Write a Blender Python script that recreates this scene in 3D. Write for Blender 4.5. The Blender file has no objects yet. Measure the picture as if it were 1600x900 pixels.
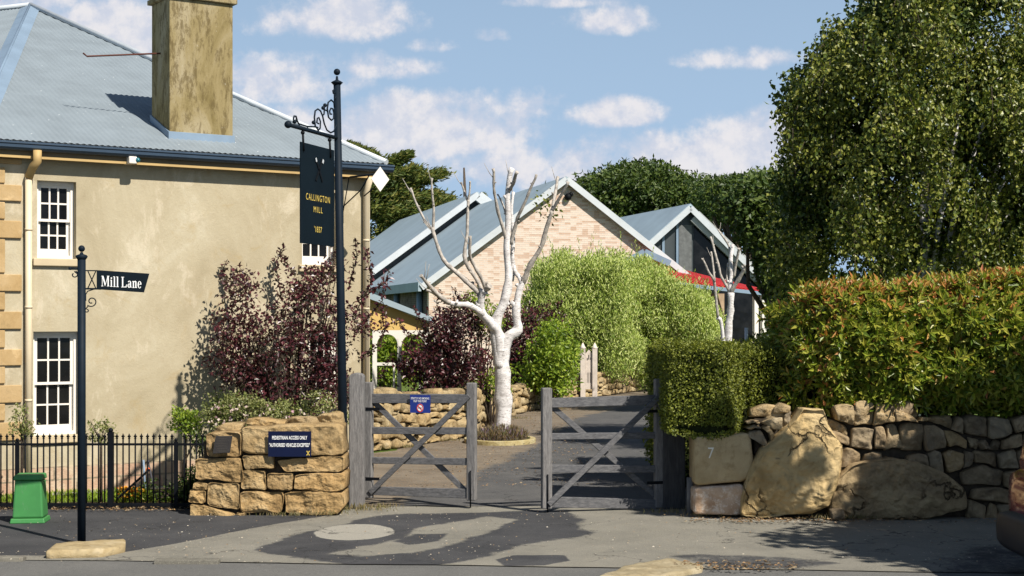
import bpy, math, random
import numpy as np
from mathutils import Vector, Matrix, noise
R = math.radians
F = 2400.0; CX = 800.0; HY = 500.0; CH = 2.25
scene = bpy.context.scene
C = scene.collection
# ------------------------------------------------------------ camera
cd = bpy.data.cameras.new('camera'); cam = bpy.data.objects.new('camera', cd); C.objects.link(cam)
cam.location = (0, 0, CH); cam.rotation_euler = (R(90), 0, 0)
cd.sensor_width = 36; cd.lens = 54; cd.shift_y = (HY-450)/1600; cd.clip_end = 5000; cd.clip_start = .1
scene.camera = cam
# ------------------------------------------------------------ light
SUN = Vector((.62, -.67, .95)).normalized()
sd = bpy.data.lights.new('sun', 'SUN'); sd.energy = 5.0; sd.angle = R(.55); sd.color = (1, .935, .84)
so = bpy.data.objects.new('sun', sd); C.objects.link(so)
so.rotation_euler = SUN.to_track_quat('Z', 'Y').to_euler(); so.location = (20, -20, 40)
world = bpy.data.worlds.new('World'); scene.world = world; world.use_nodes = True
SKY_STRENGTH = .05
scene.view_settings.view_transform = 'Standard'; scene.view_settings.look = 'None'
scene.view_settings.exposure = 0.52; scene.view_settings.gamma = 1
scene.view_settings.use_curve_mapping = False
scene.cycles.max_bounces = 6; scene.cycles.diffuse_bounces = 2; scene.cycles.transparent_max_bounces = 6

def build_world():
    nt = world.node_tree; nt.nodes.clear(); N = nt.nodes.new; L = nt.links.new
    out = N('ShaderNodeOutputWorld'); bg = N('ShaderNodeBackground'); bg.inputs[1].default_value = SKY_STRENGTH
    sky = N('ShaderNodeTexSky'); sky.sky_type = 'NISHITA'; sky.sun_disc = False
    sky.sun_elevation = math.asin(SUN.z); sky.sun_rotation = math.atan2(SUN.x, SUN.y)
    sky.air_density = 1.0; sky.dust_density = .6; sky.ozone_density = 1.3
    tc = N('ShaderNodeTexCoord'); sep = N('ShaderNodeSeparateXYZ'); L(tc.outputs['Generated'], sep.inputs[0])
    def M(op, a, b=None, c=None, clamp=False):
        m = N('ShaderNodeMath'); m.operation = op; m.use_clamp = clamp
        for i, v in enumerate((a, b, c)):
            if v is None: continue
            if isinstance(v, (int, float)): m.inputs[i].default_value = v
            else: L(v, m.inputs[i])
        return m.outputs[0]
    ay = M('MAXIMUM', M('ABSOLUTE', sep.outputs[1]), .05)
    u = M('DIVIDE', sep.outputs[0], ay); w = M('DIVIDE', sep.outputs[2], ay)
    cb = N('ShaderNodeCombineXYZ'); L(u, cb.inputs[0]); L(w, cb.inputs[1])
    nz = N('ShaderNodeTexNoise'); nz.inputs['Scale'].default_value = 17; nz.inputs['Detail'].default_value = 9; nz.inputs['Roughness'].default_value = .62
    L(cb.outputs[0], nz.inputs[0])
    nz2 = N('ShaderNodeTexNoise'); nz2.inputs['Scale'].default_value = 60; nz2.inputs['Detail'].default_value = 8; nz2.inputs['Roughness'].default_value = .6
    L(cb.outputs[0], nz2.inputs[0])
    # cloud puffs: direction (x, y in the sky), half sizes, weight
    cl = [(150,45,160,60,1.0),(30,0,110,50,.8),(520,22,125,42,.85),(440,120,115,48,.85),(360,115,90,40,.8),(640,105,45,18,.6),(470,190,130,40,.7),
          (650,195,165,62,1.3),(740,195,120,45,.9),(860,250,160,40,.8),(780,165,110,32,.65),(800,255,200,40,.7),(960,172,78,28,1.0),(945,28,65,26,.8),(880,2,80,12,.7),(765,52,28,14,.6),
          (1160,88,92,22,.8),(1180,235,130,85,1.25),(1050,245,170,50,1.0),(930,262,160,35,.85),(560,240,100,30,.7),(300,150,110,40,.6),(1320,190,90,60,.8),(1500,60,130,30,.5),(560,100,60,22,.5),(680,70,40,12,.45)]
    acc = None
    for (x, y, rx, ry, k) in cl:
        dx = M('DIVIDE', M('SUBTRACT', u, (x-CX)/F), rx/F)
        # flatter bases: lower half falls off faster
        dy0 = M('DIVIDE', M('SUBTRACT', w, (HY-y-ry*.25)/F), ry/F)
        dy = M('MAXIMUM', dy0, M('MULTIPLY', dy0, -1.5))
        r2 = M('ADD', M('MULTIPLY', dx, dx), M('MULTIPLY', dy, dy))
        v = M('MULTIPLY', M('SUBTRACT', 1.0, M('MULTIPLY', r2, .75)), k)
        acc = v if acc is None else M('SMOOTH_MAX', acc, v, .25)
    n = M('MULTIPLY', M('SUBTRACT', nz.outputs[0], .5), 3.4)
    n2 = M('MULTIPLY', M('SUBTRACT', nz2.outputs[0], .5), 1.5)
    d = M('ADD', M('ADD', acc, n), n2)
    mr = N('ShaderNodeMapRange'); mr.interpolation_type = 'SMOOTHSTEP'
    d2 = M('ADD', d, M('MULTIPLY', M('LESS_THAN', sep.outputs[1], 0), -1.2)); L(d2, mr.inputs[0]); mr.inputs[1].default_value = -.12; mr.inputs[2].default_value = .85; mr.inputs[3].default_value = 0; mr.inputs[4].default_value = .92
    cr = N('ShaderNodeMix'); cr.data_type = 'RGBA'
    off = N('ShaderNodeVectorMath'); off.operation = 'ADD'; L(cb.outputs[0], off.inputs[0]); off.inputs[1].default_value = (.004, .009, 0)
    nz3 = N('ShaderNodeTexNoise'); nz3.inputs['Scale'].default_value = 17; nz3.inputs['Detail'].default_value = 9; nz3.inputs['Roughness'].default_value = .62; L(off.outputs[0], nz3.inputs[0])
    rel = M('ADD', M('MULTIPLY', M('SUBTRACT', nz.outputs[0], nz3.outputs[0]), 3.6), M('MULTIPLY', d, .28))
    sh = N('ShaderNodeMapRange'); sh.interpolation_type = 'SMOOTHSTEP'; L(rel, sh.inputs[0]); sh.inputs[1].default_value = -.1; sh.inputs[2].default_value = .62
    L(sh.outputs[0], cr.inputs[0])
    cr.inputs[6].default_value = (8.8, 9.3, 10.8, 1); cr.inputs[7].default_value = (12.0, 11.6, 11.8, 1)
    # slightly paler, warmer blue than the raw model, as the photograph has
    tint = N('ShaderNodeMix'); tint.data_type = 'RGBA'; L(M('SUBTRACT', 1.1, M('MULTIPLY', sep.outputs[2], 1.8), None, True), tint.inputs[0])
    L(sky.outputs[0], tint.inputs[6]); tint.inputs[7].default_value = (5.7, 8.0, 11.0, 1)
    mx = N('ShaderNodeMix'); mx.data_type = 'RGBA'
    L(mr.outputs[0], mx.inputs[0]); L(tint.outputs[2], mx.inputs[6]); L(cr.outputs[2], mx.inputs[7])
    L(mx.outputs[2], bg.inputs[0]); L(bg.outputs[0], out.inputs[0])
    world.cycles.sampling_method = 'MANUAL'; world.cycles.sample_map_resolution = 512
build_world()

# ------------------------------------------------------------ geometry helpers
def W(px, py, D): return Vector(((px-CX)/F*D, D, CH+(HY-py)/F*D))
def G(px, py, z=0.0):
    D = (CH-z)*F/(py-HY); return Vector(((px-CX)/F*D, D, z))
ORG = {}
def org(o): return ORG.get(o.name, Vector((0, 0, 0)))
class Frame:
    def __init__(s, o, u, n):          # o origin, u along, n outward, w up
        s.o = Vector(o); s.u = Vector(u).normalized(); s.n = Vector(n).normalized(); s.w = Vector((0, 0, 1))
    def p(s, a, z, d=0): return s.o+s.u*a+s.w*z+s.n*d
WF = Frame((0, 0, 0), (1, 0, 0), (0, -1, 0))    # along x, outward to the camera side, up z
class MB:
    def __init__(s): s.v = []; s.f = []; s.m = []; s.sm = []
    def add(s, vs, fs, m=0, sm=False):
        b = len(s.v); s.v += [tuple(v) for v in vs]
        for f in fs: s.f.append(tuple(b+i for i in f)); s.m.append(m); s.sm.append(sm)
        return s
    def hexa(s, p, m=0, bev=0):        # 8 points: bottom 4 ccw, top 4 ccw
        s.add(p, [(3, 2, 1, 0), (4, 5, 6, 7), (0, 1, 5, 4), (1, 2, 6, 5), (2, 3, 7, 6), (3, 0, 4, 7)], m); return s
    def box(s, fr, a0, a1, z0, z1, d0, d1, m=0):
        if d0 > d1: d0, d1 = d1, d0
        return s.hexa([fr.p(a0, z0, d1), fr.p(a1, z0, d1), fr.p(a1, z0, d0), fr.p(a0, z0, d0),
                       fr.p(a0, z1, d1), fr.p(a1, z1, d1), fr.p(a1, z1, d0), fr.p(a0, z1, d0)], m)
    def beam(s, a, b, w, t, up=Vector((0, 0, 1)), m=0):     # bar from a to b, width w (in up-plane) thickness t
        a = Vector(a); b = Vector(b); d = (b-a).normalized(); n = d.cross(up).normalized(); q = n.cross(d).normalized()
        P = []
        for e in (a, b):
            for (i, j) in ((-1, -1), (1, -1), (1, 1), (-1, 1)): P.append(e+n*(i*t/2)+q*(j*w/2))
        return s.hexa([P[0], P[1], P[2], P[3], P[4], P[5], P[6], P[7]], m)
    def tube(s, path, rad, n=8, m=0, sm=True, cap=True, rough=0):
        path = [Vector(p) for p in path]; k = len(path)
        if isinstance(rad, (int, float)): rad = [rad]*k
        vs = []; ref = None
        for i in range(k):
            t = (path[min(i+1, k-1)]-path[max(i-1, 0)]).normalized()
            if ref is None: ref = t.orthogonal().normalized()
            ref = (ref-t*ref.dot(t)).normalized(); bi = t.cross(ref)
            for j in range(n):
                a = 2*math.pi*j/n; r = rad[i]
                if rough: r *= 1+rough*noise.noise((path[i]+ref*math.cos(a)+bi*math.sin(a))*3)
                vs.append(path[i]+(ref*math.cos(a)+bi*math.sin(a))*r)
        fs = [(i*n+j, i*n+(j+1) % n, (i+1)*n+(j+1) % n, (i+1)*n+j) for i in range(k-1) for j in range(n)]
        s.add(vs, fs, m, sm)
        if cap:
            b = len(s.v)-k*n
            s.f.append(tuple(b+j for j in reversed(range(n)))); s.m.append(m); s.sm.append(False)
            s.f.append(tuple(b+(k-1)*n+j for j in range(n))); s.m.append(m); s.sm.append(False)
        return s
    def lathe(s, c, prof, n=16, m=0, sm=True):
        c = Vector(c); vs = []; k = len(prof)
        for r, z in prof:
            for j in range(n):
                a = 2*math.pi*j/n; vs.append(c+Vector((r*math.cos(a), r*math.sin(a), z)))
        fs = [(i*n+j, i*n+(j+1) % n, (i+1)*n+(j+1) % n, (i+1)*n+j) for i in range(k-1) for j in range(n)]
        fs += [tuple(reversed(range(n))), tuple((k-1)*n+j for j in range(n))]
        return s.add(vs, fs, m, sm)
    def ball(s, c, r, n=12, m=0, sz=1):
        return s.lathe(c, [(max(1e-4, r*math.sin(math.pi*i/8)), -r*sz*math.cos(math.pi*i/8)) for i in range(9)], n, m)
    def prism(s, pts, vec, m=0):       # planar polygon extruded by vec
        k = len(pts); pts = [Vector(p) for p in pts]; vec = Vector(vec)
        vs = pts+[p+vec for p in pts]
        return s.add(vs, [tuple(reversed(range(k))), tuple(range(k, 2*k))]+[(i, (i+1) % k, k+(i+1) % k, k+i) for i in range(k)], m)
    def build(s, name, mats, parent=None, base=None, bevel=0, recalc=True, **kw):
        me = bpy.data.meshes.new(name)
        o = bpy.data.objects.new(name, me); C.objects.link(o)
        if parent is not None: off = org(parent); o.parent = parent; ORG[o.name] = off
        else:
            off = Vector(base) if base is not None else Vector((0, 0, 0)); o.location = off; ORG[o.name] = off
        me.from_pydata([(v[0]-off.x, v[1]-off.y, v[2]-off.z) for v in s.v], [], s.f)
        if not isinstance(mats, (list, tuple)): mats = [mats]
        for m in mats: me.materials.append(m)
        me.polygons.foreach_set('material_index', s.m); me.polygons.foreach_set('use_smooth', s.sm)
        if recalc:
            import bmesh
            bm = bmesh.new(); bm.from_mesh(me); bmesh.ops.recalc_face_normals(bm, faces=bm.faces); bm.to_mesh(me); bm.free()
        me.update()
        if bevel:
            b = o.modifiers.new('bevel', 'BEVEL'); b.width = bevel; b.segments = 2; b.limit_method = 'ANGLE'; b.angle_limit = R(40)
        tag(o, **kw)
        return o
def tag(o, label=None, cat=None, group=None, kind=None):
    if label: o['label'] = label
    if cat: o['category'] = cat
    if group: o['group'] = group
    if kind: o['kind'] = kind
    return o
def empty(name, loc, label=None, cat=None, group=None):
    o = bpy.data.objects.new(name, None); C.objects.link(o); o.location = loc; o.empty_display_size = .2
    ORG[o.name] = Vector(loc); return tag(o, label, cat, group)
def leaf_mesh(name, mats, P, D, Nn, ln, wd, midx=None, parent=None, base=None, fold=.18, **kw):
    """P base points, D tip directions, Nn leaf normals (numpy Nx3), ln/wd lengths and widths"""
    n = len(P); S = np.cross(D, Nn); S /= np.linalg.norm(S, axis=1)[:, None]+1e-9
    Nn = np.cross(S, D); ln = (np.asarray(ln)*np.ones(n))[:, None]; wd = (np.asarray(wd)*np.ones(n))[:, None]
    mid = P+D*ln*.45-Nn*ln*fold*.15
    V = np.empty((n, 4, 3)); V[:, 0] = P; V[:, 1] = mid+S*wd*.5+Nn*wd*fold; V[:, 2] = P+D*ln-Nn*ln*fold*.6; V[:, 3] = mid-S*wd*.5+Nn*wd*fold
    if parent is not None: off = org(parent)
    else: off = Vector(base) if base is not None else Vector((0, 0, 0))
    V = V.reshape(-1, 3)-np.array(off)
    me = bpy.data.meshes.new(name); me.vertices.add(n*4); me.vertices.foreach_set('co', V.ravel())
    me.loops.add(n*4); me.loops.foreach_set('vertex_index', np.arange(n*4, dtype=np.int32))
    me.polygons.add(n); me.polygons.foreach_set('loop_start', np.arange(0, n*4, 4, dtype=np.int32)); me.polygons.foreach_set('loop_total', np.full(n, 4, dtype=np.int32))
    if not isinstance(mats, (list, tuple)): mats = [mats]
    for m in mats: me.materials.append(m)
    if midx is not None: me.polygons.foreach_set('material_index', np.asarray(midx, dtype=np.int32))
    me.polygons.foreach_set('use_smooth', np.zeros(n, dtype=bool))
    me.update(calc_edges=True); me.validate()
    o = bpy.data.objects.new(name, me); C.objects.link(o)
    if parent is not None: o.parent = parent
    else: o.location = off
    ORG[o.name] = off
    return tag(o, **kw)
rng = np.random.default_rng(7)
def runit(n):
    v = rng.normal(size=(n, 3)); return v/np.linalg.norm(v, axis=1)[:, None]
def nrm(v): return v/(np.linalg.norm(v, axis=1)[:, None]+1e-9)

# ------------------------------------------------------------ materials
class Mat:
    def __init__(s, name, rough=.6, spec=.3, metal=0):
        s.m = bpy.data.materials.new(name); s.m.use_nodes = True; s.nt = s.m.node_tree
        s.b = s.nt.nodes['Principled BSDF']; s.b.inputs['Roughness'].default_value = rough
        s.b.inputs['Specular IOR Level'].default_value = spec; s.b.inputs['Metallic'].default_value = metal
        s.tc = s.nt.nodes.new('ShaderNodeTexCoord'); s.co = s.tc.outputs['Object']
        g = s.nt.nodes.new('ShaderNodeNewGeometry'); s.pos = g.outputs['Position']; s.isl = g.outputs['Random Per Island']
        s.use = s.pos
    def N(s, t): return s.nt.nodes.new(t)
    def L(s, a, b): s.nt.links.new(a, b)
    def noise(s, sc, det=5, rough=.6, stretch=None, dist=0):
        n = s.N('ShaderNodeTexNoise'); n.inputs['Scale'].default_value = sc; n.inputs['Detail'].default_value = det
        n.inputs['Roughness'].default_value = rough; n.inputs['Distortion'].default_value = dist
        src = s.use
        if stretch:
            mp = s.N('ShaderNodeMapping'); mp.inputs['Scale'].default_value = stretch; s.L(src, mp.inputs[0]); src = mp.outputs[0]
        s.L(src, n.inputs[0]); return n.outputs[0]
    def vor(s, sc, feat='F1', stretch=None):
        n = s.N('ShaderNodeTexVoronoi'); n.feature = feat; n.inputs['Scale'].default_value = sc
        src = s.use
        if stretch:
            mp = s.N('ShaderNodeMapping'); mp.inputs['Scale'].default_value = stretch; s.L(src, mp.inputs[0]); src = mp.outputs[0]
        s.L(src, n.inputs['Vector']); return n.outputs['Distance'] if feat != 'F1c' else n.outputs['Color']
    def ramp(s, f, stops):
        r = s.N('ShaderNodeValToRGB'); e = r.color_ramp.elements
        while len(e) < len(stops): e.new(.5)
        for i, (p, c) in enumerate(stops): e[i].position = p; e[i].color = (*c, 1)
        s.L(f, r.inputs[0]); return r.outputs[0]
    def step(s, f, a, b, lo=0, hi=1):
        r = s.N('ShaderNodeMapRange'); r.interpolation_type = 'SMOOTHSTEP'; s.L(f, r.inputs[0])
        for i, v in enumerate((a, b, lo, hi)): r.inputs[i+1].default_value = v
        return r.outputs[0]
    def math(s, op, a, b=None):
        m = s.N('ShaderNodeMath'); m.operation = op
        for i, v in enumerate((a, b)):
            if v is None: continue
            if isinstance(v, (int, float)): m.inputs[i].default_value = v
            else: s.L(v, m.inputs[i])
        return m.outputs[0]
    def mix(s, f, a, b, mode='MIX'):
        m = s.N('ShaderNodeMix'); m.data_type = 'RGBA'; m.blend_type = mode
        for k, v in ((0, f), (6, a), (7, b)):
            if isinstance(v, (int, float)): m.inputs[k].default_value = v
            elif isinstance(v, tuple): m.inputs[k].default_value = (*v, 1)
            else: s.L(v, m.inputs[k])
        return m.outputs[2]
    def col(s, c):
        if isinstance(c, tuple): s.b.inputs['Base Color'].default_value = (*c, 1)
        else: s.L(c, s.b.inputs['Base Color'])
        return s
    def bump(s, h, dist=.01, st=1):
        b = s.N('ShaderNodeBump'); b.inputs['Strength'].default_value = st; b.inputs['Distance'].default_value = dist
        s.L(h, b.inputs['Height'])
        if s.b.inputs['Normal'].is_linked: s.L(s.b.inputs['Normal'].links[0].from_socket, b.inputs['Normal'])
        s.L(b.outputs[0], s.b.inputs['Normal']); return s
    def objrand(s):
        return s.N('ShaderNodeObjectInfo').outputs['Random']
def simple(name, c, rough=.6, spec=.3, var=.25, sc=6, metal=0, bump=0):
    k = Mat(name, rough, spec, metal); n = k.noise(sc, 6)
    d = tuple(x*(1-var) for x in c); l = tuple(min(1, x*(1+var)) for x in c)
    k.col(k.ramp(n, [(.3, d), (.7, l)]))
    if bump: k.bump(k.noise(sc*8, 4), bump)
    return k.m
def leafmat(name, cols, trans=.28, rough=.45, spec=.35):
    k = Mat(name, rough, spec)
    st = [(i/(len(cols)-1) if len(cols) > 1 else 0, c) for i, c in enumerate(cols)]
    c = k.ramp(k.isl, st)
    v = k.noise(1.3, 3); c = k.mix(.25, c, k.ramp(v, [(.3, (.45, .45, .42)), (.7, (1, 1, 1))]), 'MULTIPLY')
    k.col(c)
    t = k.N('ShaderNodeBsdfTranslucent'); mx = k.N('ShaderNodeMixShader'); mx.inputs[0].default_value = trans
    cc = k.mix(.5, c, (.5, .55, .04), 'MULTIPLY'); k.L(k.mix(1.0, cc, (1.6, 1.6, 1.2), 'MULTIPLY'), t.inputs[0])
    o = k.nt.nodes['Material Output']; k.L(k.b.outputs[0], mx.inputs[1]); k.L(t.outputs[0], mx.inputs[2]); k.L(mx.outputs[0], o.inputs[0])
    return k.m
def stonemat(name, a, b, c, rand='obj', sc=1.0, bump=.02, crack=0):
    k = Mat(name, .88, .15)
    n = k.noise(3.2*sc, 8, .65, dist=.6); n2 = k.noise(14*sc, 8, .7); n3 = k.noise(60*sc, 4, .7)
    base = k.ramp(n, [(.28, a), (.5, b), (.72, c)])
    r = k.objrand() if rand == 'obj' else k.isl
    base = k.mix(.75, base, k.ramp(r, [(0, (.62, .60, .60)), (.35, (1.05, .93, .78)), (.7, (.92, .93, .95)), (1, (1.18, 1.08, .92))]), 'MULTIPLY')
    base = k.mix(k.step(n2, .52, .72, 0, .6), base, tuple(x*.42 for x in b))
    base = k.mix(k.step(k.noise(7*sc, 6), .56, .68, 0, .45), base, (c[0]*1.15, c[1]*1.12, c[2]*1.1))
    k.col(base)
    h = k.math('ADD', k.math('MULTIPLY', n2, 1.0), k.math('MULTIPLY', n3, .25))
    if crack:
        v = k.N('ShaderNodeTexVoronoi'); v.feature = 'DISTANCE_TO_EDGE'; v.inputs['Scale'].default_value = crack
        nz = k.N('ShaderNodeTexNoise'); nz.inputs['Scale'].default_value = 3; nz.inputs['Detail'].default_value = 6; k.L(k.pos, nz.inputs[0])
        mv = k.N('ShaderNodeVectorMath'); mv.operation = 'MULTIPLY_ADD'; k.L(nz.outputs[1], mv.inputs[0]); mv.inputs[1].default_value = (.7, .7, .7); k.L(k.pos, mv.inputs[2]); k.L(mv.outputs[0], v.inputs['Vector'])
        m_ = k.math('MULTIPLY', k.step(v.outputs[0], .0, .035, 1, 0), k.step(k.noise(1.6, 3), .48, .60, 0, 1))
        base = k.mix(k.math('MULTIPLY', m_, .8), base, (.05, .035, .02)); k.col(base); h = k.math('SUBTRACT', h, k.math('MULTIPLY', m_, 1.2))
    k.bump(h, bump, 1)
    return k.m
M = {}
M['sand'] = stonemat('sandstone_block', (.23, .155, .07), (.43, .305, .15), (.55, .425, .24), bump=.045)
M['sand_wall'] = stonemat('sandstone_rubble', (.26, .19, .10), (.38, .29, .165), (.50, .41, .27), bump=.04)
M['sand_wall_i'] = stonemat('sandstone_rubble_small', (.26, .19, .10), (.43, .33, .18), (.56, .46, .29), rand='isl', bump=.03)
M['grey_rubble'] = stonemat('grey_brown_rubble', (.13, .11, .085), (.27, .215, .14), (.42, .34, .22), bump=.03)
M['boulder'] = stonemat('ochre_boulder', (.36, .255, .115), (.53, .39, .19), (.62, .48, .26), sc=.6, bump=.04, crack=1.5)
M['mortar'] = simple('dark_mortar', (.06, .048, .035), .95, .1, .4, 12)
def wood():
    k = Mat('weathered_timber', .8, .2); n = k.noise(5, 8, .7, stretch=(9, 9, 1.2)); n2 = k.noise(40, 5, .6, stretch=(3, 3, .4))
    c = k.ramp(n, [(.25, (.085, .082, .08)), (.5, (.17, .163, .158)), (.75, (.27, .257, .245))])
    k.col(k.mix(k.step(n2, .55, .7, 0, .6), c, (.055, .05, .05))); k.bump(n2, .006); return k.m
def woodh():
    k = Mat('weathered_rail', .8, .2); n = k.noise(5, 8, .7, stretch=(1.2, 9, 9)); n2 = k.noise(40, 5, .6, stretch=(.4, 3, 3))
    c = k.ramp(n, [(.25, (.06, .06, .062)), (.5, (.115, .115, .12)), (.75, (.20, .195, .19))])
    k.col(k.mix(k.step(n2, .55, .7, 0, .6), c, (.045, .045, .045))); k.bump(n2, .006); return k.m
M['wood'] = wood(); M['rail'] = woodh()
def render_wall():
    k = Mat('aged_cement_render', .9, .12)
    n1 = k.noise(.8, 9, .65, stretch=(1, 1, .8), dist=.8); n2 = k.noise(2.6, 9, .72, stretch=(1, 1, .55), dist=.4); n3 = k.noise(30, 6, .7)
    c = k.ramp(n1, [(.30, (.32, .268, .172)), (.44, (.385, .33, .222)), (.58, (.435, .38, .265)), (.72, (.51, .462, .345))])
    c = k.mix(k.step(n2, .52, .62, 0, .45), c, (.58, .51, .385))
    c = k.mix(k.step(k.noise(11, 9, .8, dist=.3), .50, .62, 0, .35), c, (.36, .30, .20))
    c = k.mix(k.step(k.noise(1.4, 8, .7, dist=1.2), .55, .72, 0, .55), c, (.36, .27, .135))
    st = k.noise(6, 6, .6, stretch=(1, 1, .12)); c = k.mix(k.step(st, .58, .74, 0, .3), c, (.40, .33, .21))
    v = k.N('ShaderNodeTexVoronoi'); v.feature = 'DISTANCE_TO_EDGE'; v.inputs['Scale'].default_value = .42
    nz = k.N('ShaderNodeTexNoise'); nz.inputs['Scale'].default_value = 1.6; nz.inputs['Detail'].default_value = 6; k.L(k.pos, nz.inputs[0])
    mv = k.N('ShaderNodeVectorMath'); mv.operation = 'MULTIPLY_ADD'; k.L(nz.outputs[1], mv.inputs[0]); mv.inputs[1].default_value = (1.4, 1.4, 1.4); k.L(k.pos, mv.inputs[2]); k.L(mv.outputs[0], v.inputs['Vector'])
    c = k.mix(k.step(v.outputs[0], .0, .006, .16, 0), c, (.30, .23, .14))
    k.col(c); k.bump(n3, .004); k.bump(n2, .012); return k.m
M['render'] = render_wall()
M['trimrender'] = simple('pale_render_trim', (.50, .41, .27), .9, .1, .12, 3)
M['quoin'] = stonemat('quoin_sandstone', (.40, .27, .12), (.52, .37, .18), (.60, .45, .25), sc=.7, bump=.006)
def roofmat(name, c, rough=.42):
    k = Mat(name, rough, .25, .0); n = k.noise(2, 6, .6); n2 = k.noise(9, 8, .75)
    cc = k.ramp(n, [(.3, tuple(x*.9 for x in c)), (.7, tuple(x*1.1 for x in c))])
    v = k.vor(5.5); cc = k.mix(k.step(v, .03, .09, .6, 0), cc, (.62, .66, .66))
    cc = k.mix(k.step(n2, .60, .78, 0, .35), cc, (.55, .6, .62)); k.col(cc); return k.m
M['roof'] = roofmat('galvanised_blue_grey_roof', (.205, .242, .268), .6)
M['roofplain'] = simple('blue_grey_sheet_roof', (.30, .375, .42), .55, .35, .1, .8)
M['cap'] = simple('zinc_capping', (.19, .26, .34), .5, .35, .12, 2)
M['gutter'] = simple('dark_blue_gutter', (.04, .065, .10), .4, .35, .1, 3)
M['fascia'] = simple('ochre_fascia', (.45, .31, .13), .6, .3, .1, 3)
M['soffit'] = simple('soffit_board', (.20, .15, .09), .8, .2, .1, 3)
M['cream'] = simple('cream_paint', (.62, .52, .36), .5, .35, .06, 3)
M['white'] = simple('white_paint', (.74, .70, .63), .45, .35, .04, 4)
def glass(name, c):
    k = Mat(name, .12, .25); k.col(k.ramp(k.noise(2.2, 2), [(.4, c), (.7, tuple(x*2.5 for x in c))])); k.bump(k.noise(3, 2), .004); return k.m
M['glass'] = glass('dark_window_glass', (.006, .006, .006))
def chimm():
    k = Mat('lichen_stained_chimney_render', .92, .1)
    n1 = k.noise(1.6, 9, .7, stretch=(1.3, 1.3, .4), dist=.5); n2 = k.noise(9, 10, .78, stretch=(1, 1, .35), dist=.3)
    c = k.ramp(n1, [(.30, (.17, .13, .05)), (.44, (.27, .215, .105)), (.58, (.34, .285, .175)), (.72, (.44, .39, .28))])
    c = k.mix(k.step(n2, .48, .6, 0, .75), c, (.11, .08, .035)); c = k.mix(k.step(k.noise(9, 9, .8), .6, .7, 0, .6), c, (.60, .55, .44))
    k.col(c); k.bump(n2, .01); k.bump(k.noise(60, 4), .003); return k.m
M['chimney'] = chimm()
M['iron'] = simple('black_iron_paint', (.005, .006, .008), .6, .12, .2, 12)
M['navyiron'] = simple('navy_post_paint', (.006, .012, .020), .6, .14, .15, 10)
M['navyplate'] = simple('dark_navy_sign_plate', (.004, .009, .014), .6, .1, .12, 3)
M['signnavy'] = simple('navy_sign_panel', (.005, .009, .035), .5, .15, .1, 4)
M['signblue'] = simple('blue_sign_panel', (.012, .03, .20), .35, .4, .1, 4)
M['letter'] = simple('white_lettering', (.80, .80, .78), .5, .3, .02, 4)
M['gold'] = simple('gold_lettering', (.62, .46, .10), .5, .3, .05, 4)
M['red'] = simple('red_paint', (.55, .02, .02), .5, .3, .05, 4)
M['bronze'] = simple('dark_bronze_plaque', (.030, .026, .024), .45, .5, .3, 40)
def gbox():
    k = Mat('scuffed_green_plastic', .5, .3); c = k.ramp(k.noise(3, 5), [(.3, (.045, .19, .055)), (.7, (.06, .25, .07))]); c = k.mix(k.step(k.noise(14, 9, .8, stretch=(1, 1, .3)), .56, .66, 0, .6), c, (.13, .24, .13)); c = k.mix(k.step(k.noise(40, 8, .8), .62, .68, 0, .7), c, (.03, .09, .03)); k.col(c); return k.m
M['green'] = gbox()
def asphalt(name, a, b, spk=(.30, .28, .25), sp=.5, bump=.004, blotch=None):
    k = Mat(name, .9, .2); n = k.noise(.9, 9, .68, dist=.3); n2 = k.noise(120, 3, .7); n3 = k.noise(28, 6, .7)
    c = k.ramp(n, [(.3, a), (.7, b)]); c = k.mix(k.step(n2, .53, .75, 0, .8), c, tuple(x*2.1 for x in b)); c = k.mix(k.step(n3, .5, .7, 0, .35), c, tuple(x*.6 for x in a))
    if blotch: c = k.mix(k.step(k.noise(2.2, 9, .72, dist=.6), .52, .66, 0, .65), c, blotch)
    v = k.vor(22); c = k.mix(k.step(v, .05, .11, sp, 0), c, spk)
    k.col(c); k.bump(n2, bump); k.bump(n3, .006); return k.m
M['asphalt'] = asphalt('dark_asphalt', (.035, .036, .040), (.060, .060, .064))
M['lane'] = asphalt('lane_asphalt', (.050, .051, .053), (.098, .096, .094), blotch=(.15, .14, .125))
M['roadm'] = asphalt('road_asphalt', (.105, .105, .100), (.145, .142, .132))
M['worn'] = asphalt('worn_gravelly_seal', (.125, .118, .098), (.185, .172, .140), sp=.35, blotch=(.22, .205, .165))
M['conc'] = asphalt('pale_concrete', (.25, .235, .19), (.36, .34, .285), sp=.3)
M['seal'] = asphalt('sealed_patch', (.055, .056, .058), (.088, .087, .086))
def gravel():
    k = Mat('brown_gravel_and_leaf_litter', .95, .1); n = k.noise(1.1, 8, .7, dist=.5); n2 = k.noise(45, 4, .8); v = k.vor(26)
    c = k.ramp(n, [(.3, (.11, .075, .045)), (.5, (.20, .15, .095)), (.72, (.30, .24, .165))])
    c = k.mix(k.step(k.noise(1.7, 9, .75, stretch=(.6, 1.6, 1), dist=.7), .50, .62, 0, .7), c, (.13, .125, .115)); c = k.mix(k.step(n2, .5, .68, 0, .7), c, (.07, .05, .035)); c = k.mix(k.step(v, .08, .2, .65, 0), c, (.42, .37, .29)); k.col(c); k.bump(n2, .02); return k.m
M['gravel'] = gravel()
def grassm():
    k = Mat('mown_grass', .9, .15); n = k.noise(1.5, 6); n2 = k.noise(60, 4, .7)
    c = k.ramp(n, [(.3, (.075, .12, .02)), (.7, (.15, .20, .04))]); k.col(k.mix(k.step(n2, .45, .7, 0, .6), c, (.05, .08, .012))); k.bump(n2, .03); return k.m
M['grass'] = grassm()
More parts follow.
